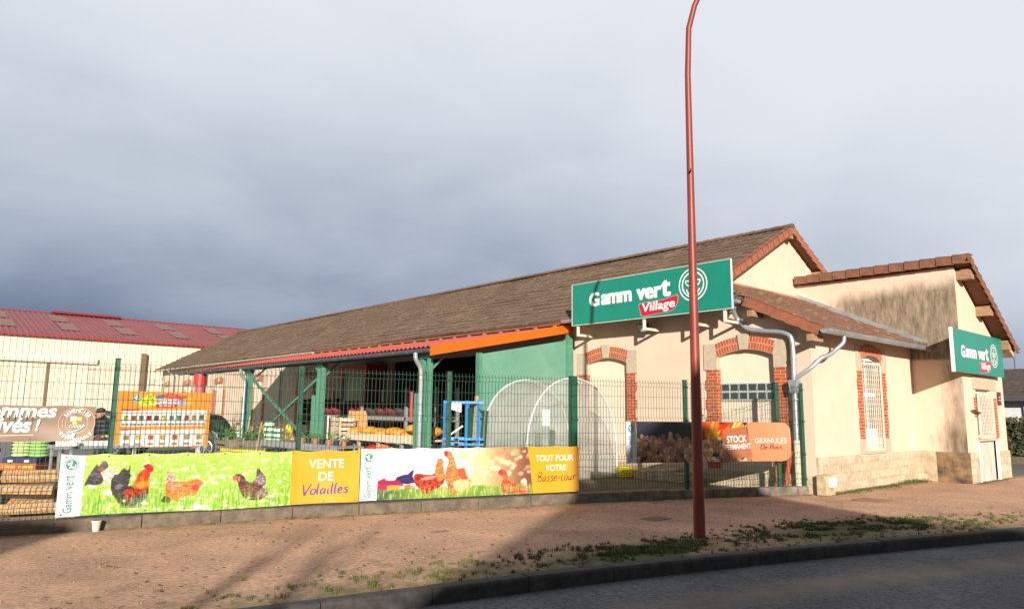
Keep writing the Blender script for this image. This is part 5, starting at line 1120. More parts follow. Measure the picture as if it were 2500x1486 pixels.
# plinth edge stone pieces and drain cover behind the pellet banner
st = thing('pallet_stone', 'row of pale rough stones along the wall foot behind the pellet banner', 'stones', (14.5, 10.8, 0))
b = MB(); y = 9.9
while y < 11.6: w = random.uniform(.22, .38); b.box(14.38, 14.64, y, y + w - .015, 0, random.uniform(.20, .30)); y += w
b.build('blocks', plinthm, st)

# ================================================================== YARD THINGS
def pos(px_, depth): l = (px_ - 1250) / 1757.6 * depth; return .6617 * depth + .748 * l, .7497 * depth - .663 * l
VX = Vector((.748, -.663, 0)); VF = Vector((.663, .748, 0))
# orange display board
bd = thing('display_board', 'orange display board with fruit pictures and rows of small cards, standing behind the fence', 'board', (4.3, 15, 0))
HB = homog([(290, 953), (513, 960), (510, 1090), (285, 1092)]); zb_ = lambda L: HB([(270 + x / 8.244, 930 + y / 8.244) for x, y in L])
P = Paint(330, 200, (250, 160, 56)); u, v = P.U, P.V
B = lambda x, y: zb_([(x, y)])[0]
P.poly([B(560, 490), B(600, 380), B(700, 300), B(780, 250), B(860, 300), B(900, 370), B(900, 490)], (226, 230, 60), col2=(190, 214, 40), jsc=(40, 20)); P.poly([B(890, 320), B(950, 290), B(1050, 270), B(1060, 340), B(920, 350)], (80, 116, 190)); P.poly([B(1050, 280), B(1150, 240), B(1260, 260), B(1380, 300), B(1440, 370), B(1300, 380), B(1120, 350)], (226, 60, 60), col2=(240, 110, 90), jsc=(60, 20)); P.poly([B(1420, 300), B(1500, 300), B(1500, 350), B(1440, 360)], (226, 90, 40))
P.poly([B(1340, 400), B(1480, 390), B(1500, 480), B(1340, 490)], (170, 176, 230)); P.poly([B(1480, 360), B(1590, 330), B(1640, 440), B(1560, 500), B(1490, 480)], (250, 190, 60)); P.poly([B(890, 365), B(1350, 365), B(1350, 465), B(890, 465)], (250, 246, 240), smooth=False); P.poly([B(905, 462), B(1320, 462), B(1300, 538), B(910, 538)], (214, 30, 40), smooth=False)
P.blob(*B(520, 340), .046, .075, (250, 250, 250), 1, 3)
for (ya, yb) in ((590, 905), (975, 1310)): P.poly([B(240 - (ya - 590) * .06, ya), B(1925 - (ya - 590) * .05, ya), B(1900 - (ya - 590) * .06, yb), B(225 - (ya - 590) * .06, yb)], (250, 250, 246), smooth=False)
for y_ in (572, 968): P.poly([B(250, y_ - 14), B(590, y_ - 14), B(590, y_ + 14), B(250, y_ + 14)], (220, 50, 50), smooth=False)
cc = [(206, 200, 70), (214, 90, 60), (130, 150, 120), (190, 40, 44), (120, 80, 70), (226, 220, 110), (130, 170, 170), (120, 150, 100), (190, 90, 80), (196, 170, 100), (110, 130, 90)]
for k in range(11):
    x = 330 + k * 150; P.poly([B(x - 45, 690), B(x + 50, 690), B(x + 45, 790), B(x - 50, 790)], cc[k], col2=tuple(i * .6 for i in cc[k]), jsc=(150, 80), smooth=False); P.poly([B(x - 75, 850), B(x - 15, 850), B(x - 15, 888), B(x - 75, 888)], (200, 90, 90), smooth=False); P.poly([B(x, 850), B(x + 55, 850), B(x + 55, 888), B(x, 888)], (90, 120, 110), smooth=False)
for k in range(7):
    x = 360 + k * 240; c = cc[(k * 3 + 2) % 11]; P.poly([B(x - 60, 1085), B(x + 50, 1085), B(x + 45, 1180), B(x - 62, 1180)], c, col2=(200, 120, 40), jsc=(150, 80), smooth=False); P.poly([B(x - 70, 1240), B(x + 45, 1240), B(x + 45, 1280), B(x - 70, 1280)], (170, 130, 120), smooth=False)
X0, X1, Z0, Z1 = 3.48, 5.17, .85, 1.90
fb_ = lambda u_, v_: (X0 + (X1 - X0) * u_, 14.98, Z0 + (Z1 - Z0) * v_)
MB().box(X0, X1, 14.984, 15.03, Z0, Z1).build('panel', mat('board_back', (.75, .32, .05)), bd)
o = MB().grid(260, 150, fb_).build('printed_face', printmat(), bd); apply_print(o, P, 260, 150)
sfb = plane_surf((X0, 14.98, Z0), (1, 0, 0), (0, 0, 1), (0, -1, 0)); LB, HBt = X1 - X0, Z1 - Z0
def bt(s, tl, br, m, nm, bold=.008): a, b_ = B(*tl), B(*br); decal(nm, m, bd, fit(text2d(s, bold), a[0] * LB, b_[0] * LB, b_[1] * HBt, a[1] * HBt), sfb, .003)
bt('BIEN CHOISIR', (905, 385), (1335, 440), mat('print_dark', (.10, .08, .08)), 'headline'); bt('SES FRUITS', (965, 475), (1270, 522), vwhite, 'headline')
a = B(520, 340); decal('emblem', vgreen, bd, xf(emblem_solid(), a[0] * LB, a[1] * HBt, .075), sfb, .003); decal('emblem_leaves', vwhite, bd, xf(emblem_white(), a[0] * LB, a[1] * HBt, .075), sfb, .005)
for X in (3.85, 5.0): MB().box(X - .03, X + .03, 15.03, 15.08, 0, 1.8).build('leg', white, bd)
# person stooping over the flower bench, seen to the chest
def skinmesh(name, J, E_, m, parent, lvl=2):
    me = bpy.data.meshes.new(name); me.from_pydata([j[0] for j in J], E_, []); o = bpy.data.objects.new(name, me); COL.objects.link(o)
    s = o.modifiers.new('skin', 'SKIN'); s.use_smooth_shade = True
    for i, j in enumerate(J): r = j[1]; me.skin_vertices[0].data[i].radius = r if isinstance(r, tuple) else (r, r)
    me.skin_vertices[0].data[0].use_root = True
    ss = o.modifiers.new('sub', 'SUBSURF'); ss.levels = lvl; ss.render_levels = lvl
    dg = bpy.context.evaluated_depsgraph_get(); me2 = bpy.data.meshes.new_from_object(o.evaluated_get(dg)); bpy.data.objects.remove(o)
    o2 = bpy.data.objects.new(name, me2); COL.objects.link(o2); me2.materials.clear(); me2.materials.append(m)
    if parent is not None: attach(o2, parent)
    return o2
bx, by = 3.62, 16.35
def pp_(r_, f_, z): q = Vector((bx, by, 0)) + VX * r_ - VF * f_; return (q.x, q.y, z)   # r: to the right of the photo, f: towards the camera
pe = thing('person', 'person in a black puffer jacket and dark cap stooping over the flower bench', 'person', (bx, by, 0))
J = [(pp_(0, 0, .92), (.15, .13)), (pp_(0, .05, 1.10), (.16, .13)), (pp_(0, .12, 1.28), (.17, .12)), (pp_(0, .16, 1.36), (.07, .07)), (pp_(0, .20, 1.43), .075), (pp_(0, .21, 1.50), .085),
     (pp_(-.19, .12, 1.30), .07), (pp_(-.27, .20, 1.05), .055), (pp_(-.20, .42, .92), .042), (pp_(-.17, .50, .90), .035),
     (pp_(.19, .12, 1.30), .07), (pp_(.27, .20, 1.05), .055), (pp_(.18, .40, .95), .042), (pp_(.15, .48, .92), .035),
     (pp_(-.10, 0, .86), .10), (pp_(-.11, .02, .48), .07), (pp_(-.11, -.02, .09), .05), (pp_(-.11, .10, .05), .045),
     (pp_(.10, 0, .86), .10), (pp_(.11, .02, .48), .07), (pp_(.11, -.02, .09), .05), (pp_(.11, .10, .05), .045)]
E_ = [(0, 1), (1, 2), (2, 3), (3, 4), (4, 5), (2, 6), (6, 7), (7, 8), (8, 9), (2, 10), (10, 11), (11, 12), (12, 13), (0, 14), (14, 15), (15, 16), (16, 17), (0, 18), (18, 19), (19, 20), (20, 21)]
skinmesh('body', J, E_, puffer, pe)
b = MB()
for z, f_, rx in ((.95, .0, .21), (1.04, .03, .22), (1.13, .06, .225), (1.22, .10, .22), (1.30, .13, .20)):
    c = Vector(pp_(0, f_, z)); b.tube([c + VX * (math.cos(t_) * rx) + VF * (math.sin(t_) * .17) for t_ in [2 * math.pi * k / 16 for k in range(17)]], .055, 8, False)
for s_ in (-1, 1):
    for k in range(5): a0 = Vector(pp_(s_ * (.21 + .015 * k), .13 + .02 * k, 1.27 - .055 * k)); b.ball(a0, (.075, .075, .042), 8, 6)
b.build('jacket', puffer, pe, smooth=True)
hc_ = Vector(pp_(0, .24, 1.47)); MB().ball(hc_, (.075, .085, .10), 14, 10).ball(hc_ - VF * .085 + Vector((0, 0, -.005)), (.016, .016, .022), 6, 5).ball(hc_ - VX * .078, (.015, .02, .03), 6, 5).ball(hc_ + VX * .078, (.015, .02, .03), 6, 5).build('head', skin, pe, smooth=True)
MB().ball(hc_ - VX * .03 - VF * .073 + Vector((0, 0, .02)), .010, 6, 4).ball(hc_ + VX * .03 - VF * .073 + Vector((0, 0, .02)), .010, 6, 4).build('eyes', black, pe)
b = MB(); vs_ = []; b.ball(hc_ + Vector((0, 0, .055)) + VF * .012, (.088, .098, .062), 14, 8); b.bar(tuple(hc_ - VF * .07 + Vector((0, 0, .055))), tuple(hc_ - VF * .15 + Vector((0, 0, .04))), .13, .015); b.build('cap', black, pe, smooth=True)
tag(MB().ball(Vector(pp_(.30, -.02, 1.12)), (.13, .10, .20), 10, 8, .12).build('green_bag', mat('green_cloth', (.02, .14, .085)), smooth=True), 'dark green bag hanging at the side of the stooping person', 'bag')
# flower bench with small pots
fbn = thing('flower_bench', 'long grey metal flower bench left of the orange board', 'bench', (3.0, 15.3, 0))
MB().box(2.55, 3.95, 14.96, 15.75, .85, .90).build('bench_top', galv, fbn)
for X in (2.62, 2.80, 3.85):
    for Y in (15.02, 15.7): MB().box(X - .02, X + .02, Y - .02, Y + .02, 0, .86).build('leg', galv, fbn)
potc = [(.62, .06, .08), (.72, .70, .66), (.60, .12, .20), (.50, .20, .28), (.80, .66, .20)]
for k in range(16):
    X = 2.62 + k * .085; fp = thing('potted_flower', ('small white pot with %s blooms, %s along the grey flower bench' % (('red', 'white', 'crimson', 'mauve', 'yellow')[k % 5], ('first', 'second', 'third', 'fourth', 'fifth', 'sixth', 'seventh', 'eighth', 'ninth', 'tenth', 'eleventh', 'twelfth', 'thirteenth', 'fourteenth', 'fifteenth', 'last')[k])), 'plant', (X, 15.12, .9), 'potted flowers on the bench')
    MB().tube([(X, 15.12, .90), (X, 15.12, .985)], [.042, .055], 10).build('pot', white, fp)
    leaf_cloud(22, lambda r: (X + r.gauss(0, .035), 15.12 + r.gauss(0, .035), 1.0 + r.uniform(0, .05)), .022, rnd).build('leaves', leafg, fp)
    leaf_cloud(14, lambda r: (X + r.gauss(0, .035), 15.12 + r.gauss(0, .035), 1.03 + r.uniform(0, .045)), .022, rnd).build('blooms', mat('bloom_%s' % ('red', 'white', 'crimson', 'mauve', 'yellow')[k % 5], potc[k % 5]), fp)
# cars parked in the yard
def car(label, x, y, ang, m, L=4.3, H=1.46, wx=.31):
    root = thing('parked_car', label, 'car', (x, y, 0)); ca_, sa_ = math.cos(ang), math.sin(ang)
    T = lambda lx, ly, lz: (x + lx * ca_ - ly * sa_, y + lx * sa_ + ly * ca_, lz)
    sil = [(-.5, .34), (-.5, .62), (-.485, .80), (-.44, .93), (-.40, 1.22), (-.34, H - .05), (-.22, H), (-.02, H - .02), (.10, H - .14), (.24, .98), (.36, .90), (.46, .78), (.5, .60), (.5, .34)]
    b = MB(); rows = []
    for yy, kx_, kz in ((-.84, .97, .94), (-.78, 1, 1), (.78, 1, 1), (.84, .97, .94)): rows.append([(p[0] * L * kx_, yy * (.80 if p[1] > 1.0 else 1.0), .3 + (p[1] - .3) * kz) for p in sil])
    n = len(sil); b.add([T(*p) for r in rows for p in r], [(i * n + k, i * n + (k + 1) % n, (i + 1) * n + (k + 1) % n, (i + 1) * n + k) for i in range(3) for k in range(n)] + [tuple(range(n)), tuple(range(4 * n - 1, 3 * n - 1, -1))])
    b.build('body', m, root, bevel=.03, recalc=True)
    gm = glassmat('car_glass', (.02, .025, .03), .06)
    for s in (-1, 1):
        yy = s * .705; w = MB().add([T(-.37 * L, yy, 1.0), (T(-.03 * L, yy, 1.0)), T(-.03 * L, yy * .985, H - .09), T(-.30 * L, yy * .985, H - .09)], [(0, 1, 2, 3)]).add([T(.0 * L, yy, 1.0), T(.21 * L, yy, 1.0), T(.09 * L, yy * .985, H - .20), T(.0 * L, yy * .985, H - .09)], [(0, 1, 2, 3)]); w.build('side_window', gm, root)
        MB().add([T(.465 * L, s * .55, .76), T(.485 * L, s * .55, .64), T(.485 * L, s * .80, .64), T(.44 * L, s * .82, .78)], [(0, 1, 2, 3)]).build('headlight', mat('lamp_glass', (.6, .6, .6), rough=.1), root)
        MB().ball(T(.15 * L, s * .92, 1.0), (.10, .10, .07), 8, 6).build('mirror', m, root)
        for lx in (-wx, wx):
            tw = MB().tube([T(lx * L, s * .66, .32), T(lx * L, s * .865, .32)], .32, 24).build('wheel', rubber, root, smooth=True)
            h = MB()
            for k in range(10): a = 2 * math.pi * k / 10; h.bar(T(lx * L, s * .87, .32), T(lx * L + math.cos(a) * .21, s * .872, .32 + math.sin(a) * .21), .045, .02, upv=T(-ca_ * 0 + 0, 0, 0) if False else (0, 0, 1))
            h.tube([T(lx * L + math.cos(a) * .22, s * .868, .32 + math.sin(a) * .22) for a in [2 * math.pi * k / 24 for k in range(25)]], .022, 6); h.build('rim', alloy, tw)
    return root
cdir = math.atan2(.66, -.75)
cx1 = Vector((8.97, 25.2, 0)) + Vector((-.75, .66, 0)) * (.385 * 3.9)
car('dark car mostly hidden behind the orange board, one alloy wheel showing beside it', cx1.x, cx1.y, cdir, cargrey, 3.9, 1.42, .385)
car('dark blue car parked behind the stooping person, by the warehouse', 6.6, 33.8, cdir + .15, carpaint)
# pallet of sacks
ps = thing('pallet', 'dark blue and orange based pallet carrying light green sacks on the yard', 'pallet', (3.3, 22.5, 0))
Pb = lambda r_, f_, z: tuple(Vector((3.28, 22.43, 0)) + VX * r_ - VF * f_ + Vector((0, 0, z)))
def obox(b, r0, r1, f0, f1, z0, z1): return b.add([Pb(r, f_, z) for z in (z0, z1) for f_ in (f0, f1) for r in (r0, r1)], [(0, 2, 3, 1), (4, 5, 7, 6), (0, 1, 5, 4), (2, 6, 7, 3), (0, 4, 6, 2), (1, 3, 7, 5)])
obox(MB(), -.44, .44, -.4, .4, .16, .30).build('crate_base', mat('navy_crate', (.02, .03, .09)), ps); obox(MB(), -.47, .45, -.42, .43, 0, .17).build('orange_base', mat('rust_orange', (.42, .10, .03), (.30, .06, .02)), ps)
decal('lettering', vyel, ps, fit(text2d('POMMES  POMMES', .01), -.40, .38, .05, .12), plane_surf(Pb(0, .435, 0), VX, (0, 0, 1), -VF), .004)
for r_ in (-.22, .2): obox(MB(), r_ - .06, r_ + .06, .41, .425, .20, .25).build('label', white, ps)
for k in range(5):
    for c in (-.22, .22):
        sk = MB().ball(Pb(c, .0, .345 + k * .085), (.25, .27, .055), 12, 8, .10).build('sack', mat('sack_%s' % ('green' if c > 0 else 'pale'), ((.36, .62, .22) if c > 0 else (.60, .72, .36))), None, smooth=True)
        tag(sk, '%s sack, %s from the bottom of the pallet stack' % ('light green' if c > 0 else 'pale lime', ('first', 'second', 'third', 'fourth', 'topmost')[k]), 'sack', 'sacks stacked on the pallet')
tag(obox(MB(), -.66, -.54, -.3, -.2, 0, .95).build('dark_post', mat('dark_post_paint', (.03, .028, .026))), 'short dark square post just left of the sack pallet', 'post')
# log crates by the fence
lc = thing('log_rack', 'rough wooden rack of stakes holding firewood behind the fence at far left', 'rack', (1.7, 11.75, 0))
for (x, y, h, l) in ((1.28, 11.62, 1.05, .05), (1.38, 12.2, .95, -.03), (2.12, 11.45, .86, -.06), (2.2, 12.05, .8, .03)): MB().bar((x, y, 0), (x + l, y, h), .08, .07).build('stake', woodgrey if h > .9 else bark, lc)
MB().bar((1.25, 11.62, .12), (2.25, 11.42, .12), .07, .09).bar((1.3, 12.2, .12), (2.25, 12.0, .12), .07, .09).build('base_rail', woodgrey, lc)
dirl = Vector((.98, -.2, 0))
k = 0
for (z, n) in ((.25, 2), (.47, 2), (.66, 1)):
    for i in range(n):
        c = Vector((1.72, 11.66 + .16 * i, z)); r = .085 + .015 * ((i * 7 + k) % 3); a_ = c - dirl * (.36 - .10 * (k % 2)) + Vector((0, 0, .02 * (k % 3))); b_ = c + dirl * (.38 - .05 * (k % 3)) - Vector((0, 0, .025 * (k % 2))); b = MB(); m_ = 9; vs = []
        for p in (a_, b_):
            for q_ in range(m_): an_ = 2 * math.pi * q_ / m_; rr_ = r * (.75 + .4 * ((q_ * 5 + k) % 4) / 3); vs.append(p + Vector((.2, .98, 0)) * (math.cos(an_) * rr_) + Vector((0, 0, math.sin(an_) * rr_ * .85)))
        b.add(vs, [(q_, (q_ + 1) % m_, (q_ + 1) % m_ + m_, q_ + m_) for q_ in range(m_)] + [tuple(range(m_ - 1, -1, -1)), tuple(range(m_, 2 * m_))])
        tag(b.build('firewood_log', logm), 'split firewood log in the %s layer of the rack, %s from the fence' % (('bottom', 'middle', 'top')[(.25, .47, .66).index(z)], ('nearest', 'second', 'third')[i]), 'log', 'firewood logs in the rack'); k += 1
# plants and benches in front of the canopy
gb_ = thing('sales_bench', 'long grey steel sales bench standing in front of the canopy posts', 'bench', (9.3, 19.6, 0))
MB().box(9.2, 10.0, 17.2, 22.2, .60, .64).box(9.18, 9.22, 17.2, 22.2, .48, .66).build('bench_top', galv, gb_)
for Y in (17.4, 19.7, 22.0):
    for X in (9.3, 9.9): MB().box(X - .03, X + .03, Y - .03, Y + .03, 0, .6).build('leg', woodgrey, gb_)
for nm, (x, y, l, z, lab) in enumerate(((8.95, 25.2, .8, .5, 'grey wooden planter trough beside the orange board'), (8.95, 23.9, 1.0, .42, 'low planter trough with bushy green plants next to the posts'), (9.15, 22.75, .45, .42, 'short wooden box left of the grey sales bench'))):
    tr_ = thing('planter', lab, 'planter', (x, y, 0)); MB().box(x - .3, x + .3, y - l / 2, y + l / 2, .0 if nm else .0, .02).build('base', woodgrey, tr_)
    b = MB(); bw = MB()
    for k in range(3): bw.box(x - .31, x - .27, y - l / 2, y + l / 2, .12 + k * .17, .24 + k * .17).box(x + .27, x + .31, y - l / 2, y + l / 2, .12 + k * .17, .24 + k * .17)
    bw.box(x - .3, x + .3, y - l / 2 - .03, y - l / 2, .1, .62).box(x - .3, x + .3, y + l / 2, y + l / 2 + .03, .1, .62).build('boards', woodgrey, tr_)
    for sy in (-1, 1): MB().box(x - .33, x - .27, y + sy * l / 2 - .04, y + sy * l / 2 + .04, 0, .72).build('leg', woodgrey, tr_)
    leaf_cloud(260, lambda r: (x + r.gauss(0, .14), y + r.uniform(-l / 2, l / 2), .62 + abs(r.gauss(0, .14))), .05, rnd).build('foliage', leafg, tr_)
def shrub(x, y, h, n, lab, sp_=.22, base=.0, colr=None):
    t_ = thing('bare_shrub', lab, 'shrub', (x, y, base), 'bare rooted shrubs for sale'); b = MB()
    for k in range(n):
        a = rnd.uniform(0, 6.28); r0 = rnd.uniform(0, .06); e = rnd.uniform(.4, 1) * sp_; hh = h * rnd.uniform(.7, 1.0); p0 = (x + r0 * math.cos(a), y + r0 * math.sin(a), base); p1 = (x + e * .5 * math.cos(a), y + e * .5 * math.sin(a), base + hh * .5); p2 = (x + e * math.cos(a), y + e * math.sin(a), base + hh)
        b.tube([p0, p1, p2], [.011, .008, .004], 5, False)
        for q_ in range(2): f_ = rnd.uniform(.35, .9); s_ = Vector(p1).lerp(Vector(p2), f_); b.tube([s_, s_ + Vector((rnd.uniform(-.1, .1), rnd.uniform(-.1, .1), rnd.uniform(.08, .2)))], [.005, .003], 4, False)
    b.build('stems', twigm, t_)
    MB().tube([(x, y, base), (x, y, base + .24)], [.10, .13], 10).build('pot', black if colr is None else colr, t_)
sh_spots = [(9.55, 23.4, 1.45, 'tall bare shrub against the canopy downpipe'), (9.5, 22.9, 1.2, 'bare shrub left of the yellow packs'), (9.75, 21.9, 1.75, 'tall upright bare whips in front of the brick window'), (9.6, 21.3, 1.3, 'bare shrub right of the striped sacks'), (9.3, 24.3, 1.5, 'thin bare sapling behind the green planter'), (9.4, 20.8, 1.35, 'spreading bare shrub at the crossed braces'), (9.05, 25.6, 1.7, 'slim bare sapling beside the display board')]
for x, y, h, lab in sh_spots: shrub(x, y, h, 13 if h < 1.6 else 8, lab)
for k, (y, h) in enumerate(((22.95, 1.35), (22.0, 1.2))): tag(MB().bar((9.0, y, 0), (9.12, y - .12, h), .03).build('planting_stake', wood), ('pale' if k == 0 else 'leaning pale') + ' wooden stake standing among the bare shrubs, %s the striped sacks' % ('left of' if k == 0 else 'right of'), 'stake', 'wooden stakes')
stripes = bricks('striped_sack', (.03, .22, .07), (.03, .22, .07), (.78, .78, .72), 40, .16, .045, axes='obj', noise=.1)
for k, (y, z1_) in enumerate(((22.45, 1.22), (21.7, .98))):
    sk = MB().grid(12, 16, lambda u, v: (9.62 - .16 * math.cos(u * 6.283), y + .20 * math.sin(u * 6.283) * (1 - .3 * abs(v - .5)), .66 + (z1_ - .66) * v)).build('striped_sack', stripes, None, smooth=True); tag(sk, ('tall' if k == 0 else 'short') + ' green and white striped compost sack standing on the grey sales bench', 'sack', 'striped compost sacks')
for k, (y, lab) in enumerate(((22.95, 'yellow pack left of the tall striped sack'), (21.25, 'yellow pack right of the short striped sack'))): tag(MB().ball((9.7, y, .88), (.12, .16, .26), 10, 8, .08).build('yellow_pack', yellow, None, smooth=True), lab, 'pack', 'yellow packs')
tag(MB().box(9.0, 9.02, 23.35, 23.62, .62, .86).build('price_card', white), 'white price card stuck on the low planter trough', 'price card')
tg = thing('tarp_roll', 'bright yellow plastic roll lying just above the hen banner', 'roll', (5.6, 13.9, .8)); MB().tube([(5.05, 13.95, .83), (5.75, 13.55, .78)], .035, 10).build('sheet', yellow, tg); MB().box(5.2, 5.26, 13.82, 13.88, 0, .80).box(5.6, 5.66, 13.58, 13.64, 0, .78).split('trestle', woodgrey, tg)
for k in range(7):
    y = 17.55 + k * .42; pl_ = thing('potted_plant', '%s potted plant in a dark pot, %s from the near end of the sales bench' % (('leafy', 'low', 'bushy')[k % 3], ('first', 'second', 'third', 'fourth', 'fifth', 'sixth', 'last')[k]), 'plant', (9.6, y, .64), 'potted plants on the sales bench')
    MB().tube([(9.6, y, .64), (9.6, y, .78)], [.06, .085], 10).build('pot', black if k % 2 else mat('terracotta_pot', (.40, .14, .07)), pl_)
    leaf_cloud(46, lambda r: (9.6 + r.gauss(0, .06), y + r.gauss(0, .07), .79 + abs(r.gauss(0, .07 + .02 * (k % 3)))), .035, rnd).build('leaves', leafg, pl_)
for k in range(6):
    y = 17.7 + k * .75; tag(MB().tube([(9.55, y, 0), (9.55, y, .22 + .04 * (k % 3))], [.12, .16], 12).build('flower_tub', mat('tub_%d' % (k % 3), ((.05, .05, .055), (.40, .38, .34), (.30, .05, .05))[k % 3]), None, smooth=True), '%s tub on the ground below the sales bench, %s from its near end' % (('black', 'pale grey', 'dark red')[k % 3], ('first', 'second', 'third', 'fourth', 'fifth', 'last')[k]), 'tub', 'tubs below the sales bench')
# under the canopy
nt_ = thing('net_table', 'long pale timber table under the canopy heaped with orange nets', 'table', (11.3, 18, 0))
MB().box(10.9, 11.9, 15.6, 20.3, .80, .84).box(10.88, 10.92, 15.6, 20.3, .72, .93).build('table_top', mat('pale_boards', (.66, .56, .42)), nt_)
for Y in (15.7, 16.9, 18.1, 19.2, 20.2):
    for X in (10.98, 11.8): MB().box(X - .04, X + .04, Y - .04, Y + .04, 0, .8).build('leg', wood if Y != 16.9 else galv, nt_)
for k in range(11):
    y = 15.85 + k * .40; nb_ = MB().ball((11.25 + .1 * (k % 2), y, .93 + .03 * (k % 3) + (.12 if k < 3 else 0)), (.30, .26, .13), 12, 8, .16).build('onion_net', orangep, None, smooth=True); tag(nb_, 'plump orange net of bulbs, number %s from the near end of the pale table' % ('one', 'two', 'three', 'four', 'five', 'six', 'seven', 'eight', 'nine', 'ten', 'eleven')[k], 'net bag', 'orange nets on the table')
cbp = [(19.55, .98), (20.55, .98), (20.52, 1.40), (20.40, 1.56), (19.72, 1.58), (19.58, 1.42)]
tag(MB().prism([(p[0], p[1]) for p in cbp], 0, 11.42, 11.46).build('chipboard_sheet', chip), 'round cornered chipboard sheet standing at the far end of the net table', 'board')
tag(MB().prism([(20.62, .98), (21.0, .98), (21.0, 1.58), (20.62, 1.56)], 0, 11.6, 11.64).build('chipboard_offcut', chip), 'narrow chipboard offcut left of the round cornered sheet', 'board')
for k in range(5):
    t_ = thing('seed_crate', 'pale slatted wooden crate, %s of the stack beside the green post' % ('lowest', 'second', 'middle', 'fourth', 'topmost')[k], 'crate', (10.9, 20.35, .72 + k * .13), 'slatted crates by the post'); b = MB(); z = .72 + k * .13
    b.box(10.7, 11.2, 19.85, 20.85, z, z + .02)
    for q_ in range(2): b.box(10.68, 10.70, 19.85, 20.85, z + .025 + q_ * .05, z + .06 + q_ * .05).box(11.2, 11.22, 19.85, 20.85, z + .025 + q_ * .05, z + .06 + q_ * .05)
    for y in (19.86, 20.2, 20.52, 20.84): b.box(10.67, 10.72, y - .02, y + .02, z, z + .125)
    b.build('slats', mat('crate_wood_%d' % (k % 2), ((.66, .55, .38), (.60, .45, .33))[k % 2]), t_)
    for y in (20.0, 20.36, 20.7): MB().box(10.74, 11.16, y - .13, y + .13, z + .02, z + .09).build('contents', mat('crate_fill_%d' % (k % 2), ((.70, .62, .50), (.62, .34, .30))[k % 2]), t_)
ct = thing('crate_table', 'low grey table carrying the slatted crates', 'table', (10.95, 20.35, 0)); MB().box(10.65, 11.25, 19.8, 20.9, .66, .72).build('table_top', galv, ct)
for y in (19.85, 20.85):
    for x in (10.7, 11.2): MB().box(x - .025, x + .025, y - .025, y + .025, 0, .66).build('leg', galv, ct)
wb = thing('white_board', 'tall narrow white board behind the green canopy post', 'board', (10.5, 20.35, 0)); MB().box(10.48, 10.52, 20.25, 20.6, 0, 1.42).build('panel', white, wb)
for k, (y, z, c, lab) in enumerate(((18.6, .2, redp, 'red crate heap under the net table'), (17.9, .22, mat('salmon_box', (.65, .20, .10)), 'salmon box under the net table, right of the red heap'), (17.0, .16, white, 'white bucket under the net table'), (16.3, .15, mat('slate_box', (.16, .18, .22)), 'slate grey box under the net table near the green post'))):
    tag(MB().ball((11.1, y, z + .12), (.22, .28, z + .1), 10, 8, .2).build('stored_goods', c, None, smooth=True) if k < 2 else MB().tube([(11.1, y, .0), (11.1, y, z * 2 + .2)], [.16, .2], 14).build('bucket', c, None, smooth=True), lab, 'goods' if k < 2 else 'bucket')
rk = thing('storage_rack', 'grey steel storage rack in the shade under the canopy', 'rack', (12.8, 20.5, 0))
for Y in (17.6, 19.2, 21.9, 25.5):
    for X in (12.6, 13.4): MB().box(X - .04, X + .04, Y - .04, Y + .04, 0, 2.3).build('upright', galv, rk)
for z in (.45, 1.28): MB().box(12.56, 12.62, 17.6, 25.5, z, z + .11).box(13.38, 13.44, 17.6, 25.5, z, z + .11).build('beam', galv, rk)
MB().box(12.6, 13.4, 17.6, 25.5, 1.39, 1.41).build('shelf', woodgrey, rk)
for k in range(12):
    y = 18.0 + k * .62; tag(MB().ball((12.98, y, 1.41 + .22), (.34, .29, .24), 10, 8, .1).build('feed_bag', darkred if k % 3 else mat('dark_bag', (.05, .05, .055)), None, smooth=True), 'dark %s feed bag on the storage rack shelf, %s from the right' % (('grey', 'red', 'red')[k % 3], ('first', 'second', 'third', 'fourth', 'fifth', 'sixth', 'seventh', 'eighth', 'ninth', 'tenth', 'eleventh', 'last')[k]), 'bag', 'feed bags on the rack')
ki = thing('red_kiosk', 'red framed display kiosk with green panel and red top under the canopy', 'kiosk', (13.9, 24.6, 0))
MB().box(13.8, 14.4, 23.75, 23.9, 0, 3.0).box(13.8, 14.4, 25.5, 25.65, 0, 3.0).box(13.8, 14.4, 23.9, 25.5, 1.75, 1.95).build('frame', darkred, ki); MB().box(13.72, 14.5, 23.65, 25.75, 2.98, 3.3).build('top', redp, ki); MB().box(13.85, 13.9, 23.9, 25.5, 1.95, 2.98).build('panel', greensheet, ki); MB().box(13.9, 14.4, 23.9, 25.5, 0, 1.7).build('counter', black, ki)
tag(MB().box(10.44, 10.50, 15.70, 15.735, 1.3, 2.08).build('red_sign', mat('faded_red', (.50, .10, .12), rough=.6)), 'narrow upright red sign hanging beside the near green post', 'sign')
for k, (y0, y1, x) in enumerate(((26.5, 28.3, 13.9), (28.8, 29.9, 14.0))):
    tb = thing('dark_shelf', 'tall dark shelf unit against the facade, %s the canopy' % ('midway under' if k == 0 else 'toward the far end of'), 'shelf', (x, (y0 + y1) / 2, 0)); b = MB()
    for z in (.1, .6, 1.1, 1.6, 2.0): b.box(x, x + .5, y0, y1, z, z + .04)
    b.box(x, x + .5, y0, y0 + .04, 0, 2.04).box(x, x + .5, y1 - .04, y1, 0, 2.04).box(x + .46, x + .5, y0, y1, 0, 2.04).build('carcass', black, tb)
    for z in (.14, .64, 1.14): MB().box(x + .06, x + .4, y0 + .1, y1 - .1, z, z + .3).build('goods', mat('dark_goods_%d' % k, ((.06, .045, .04), (.07, .05, .05))[k], scale=12), tb)
fh = thing('firewood_heap', 'low heap of short pale logs on the bench behind the green fence post', 'heap', (10.3, 21.6, 0)); b = MB()
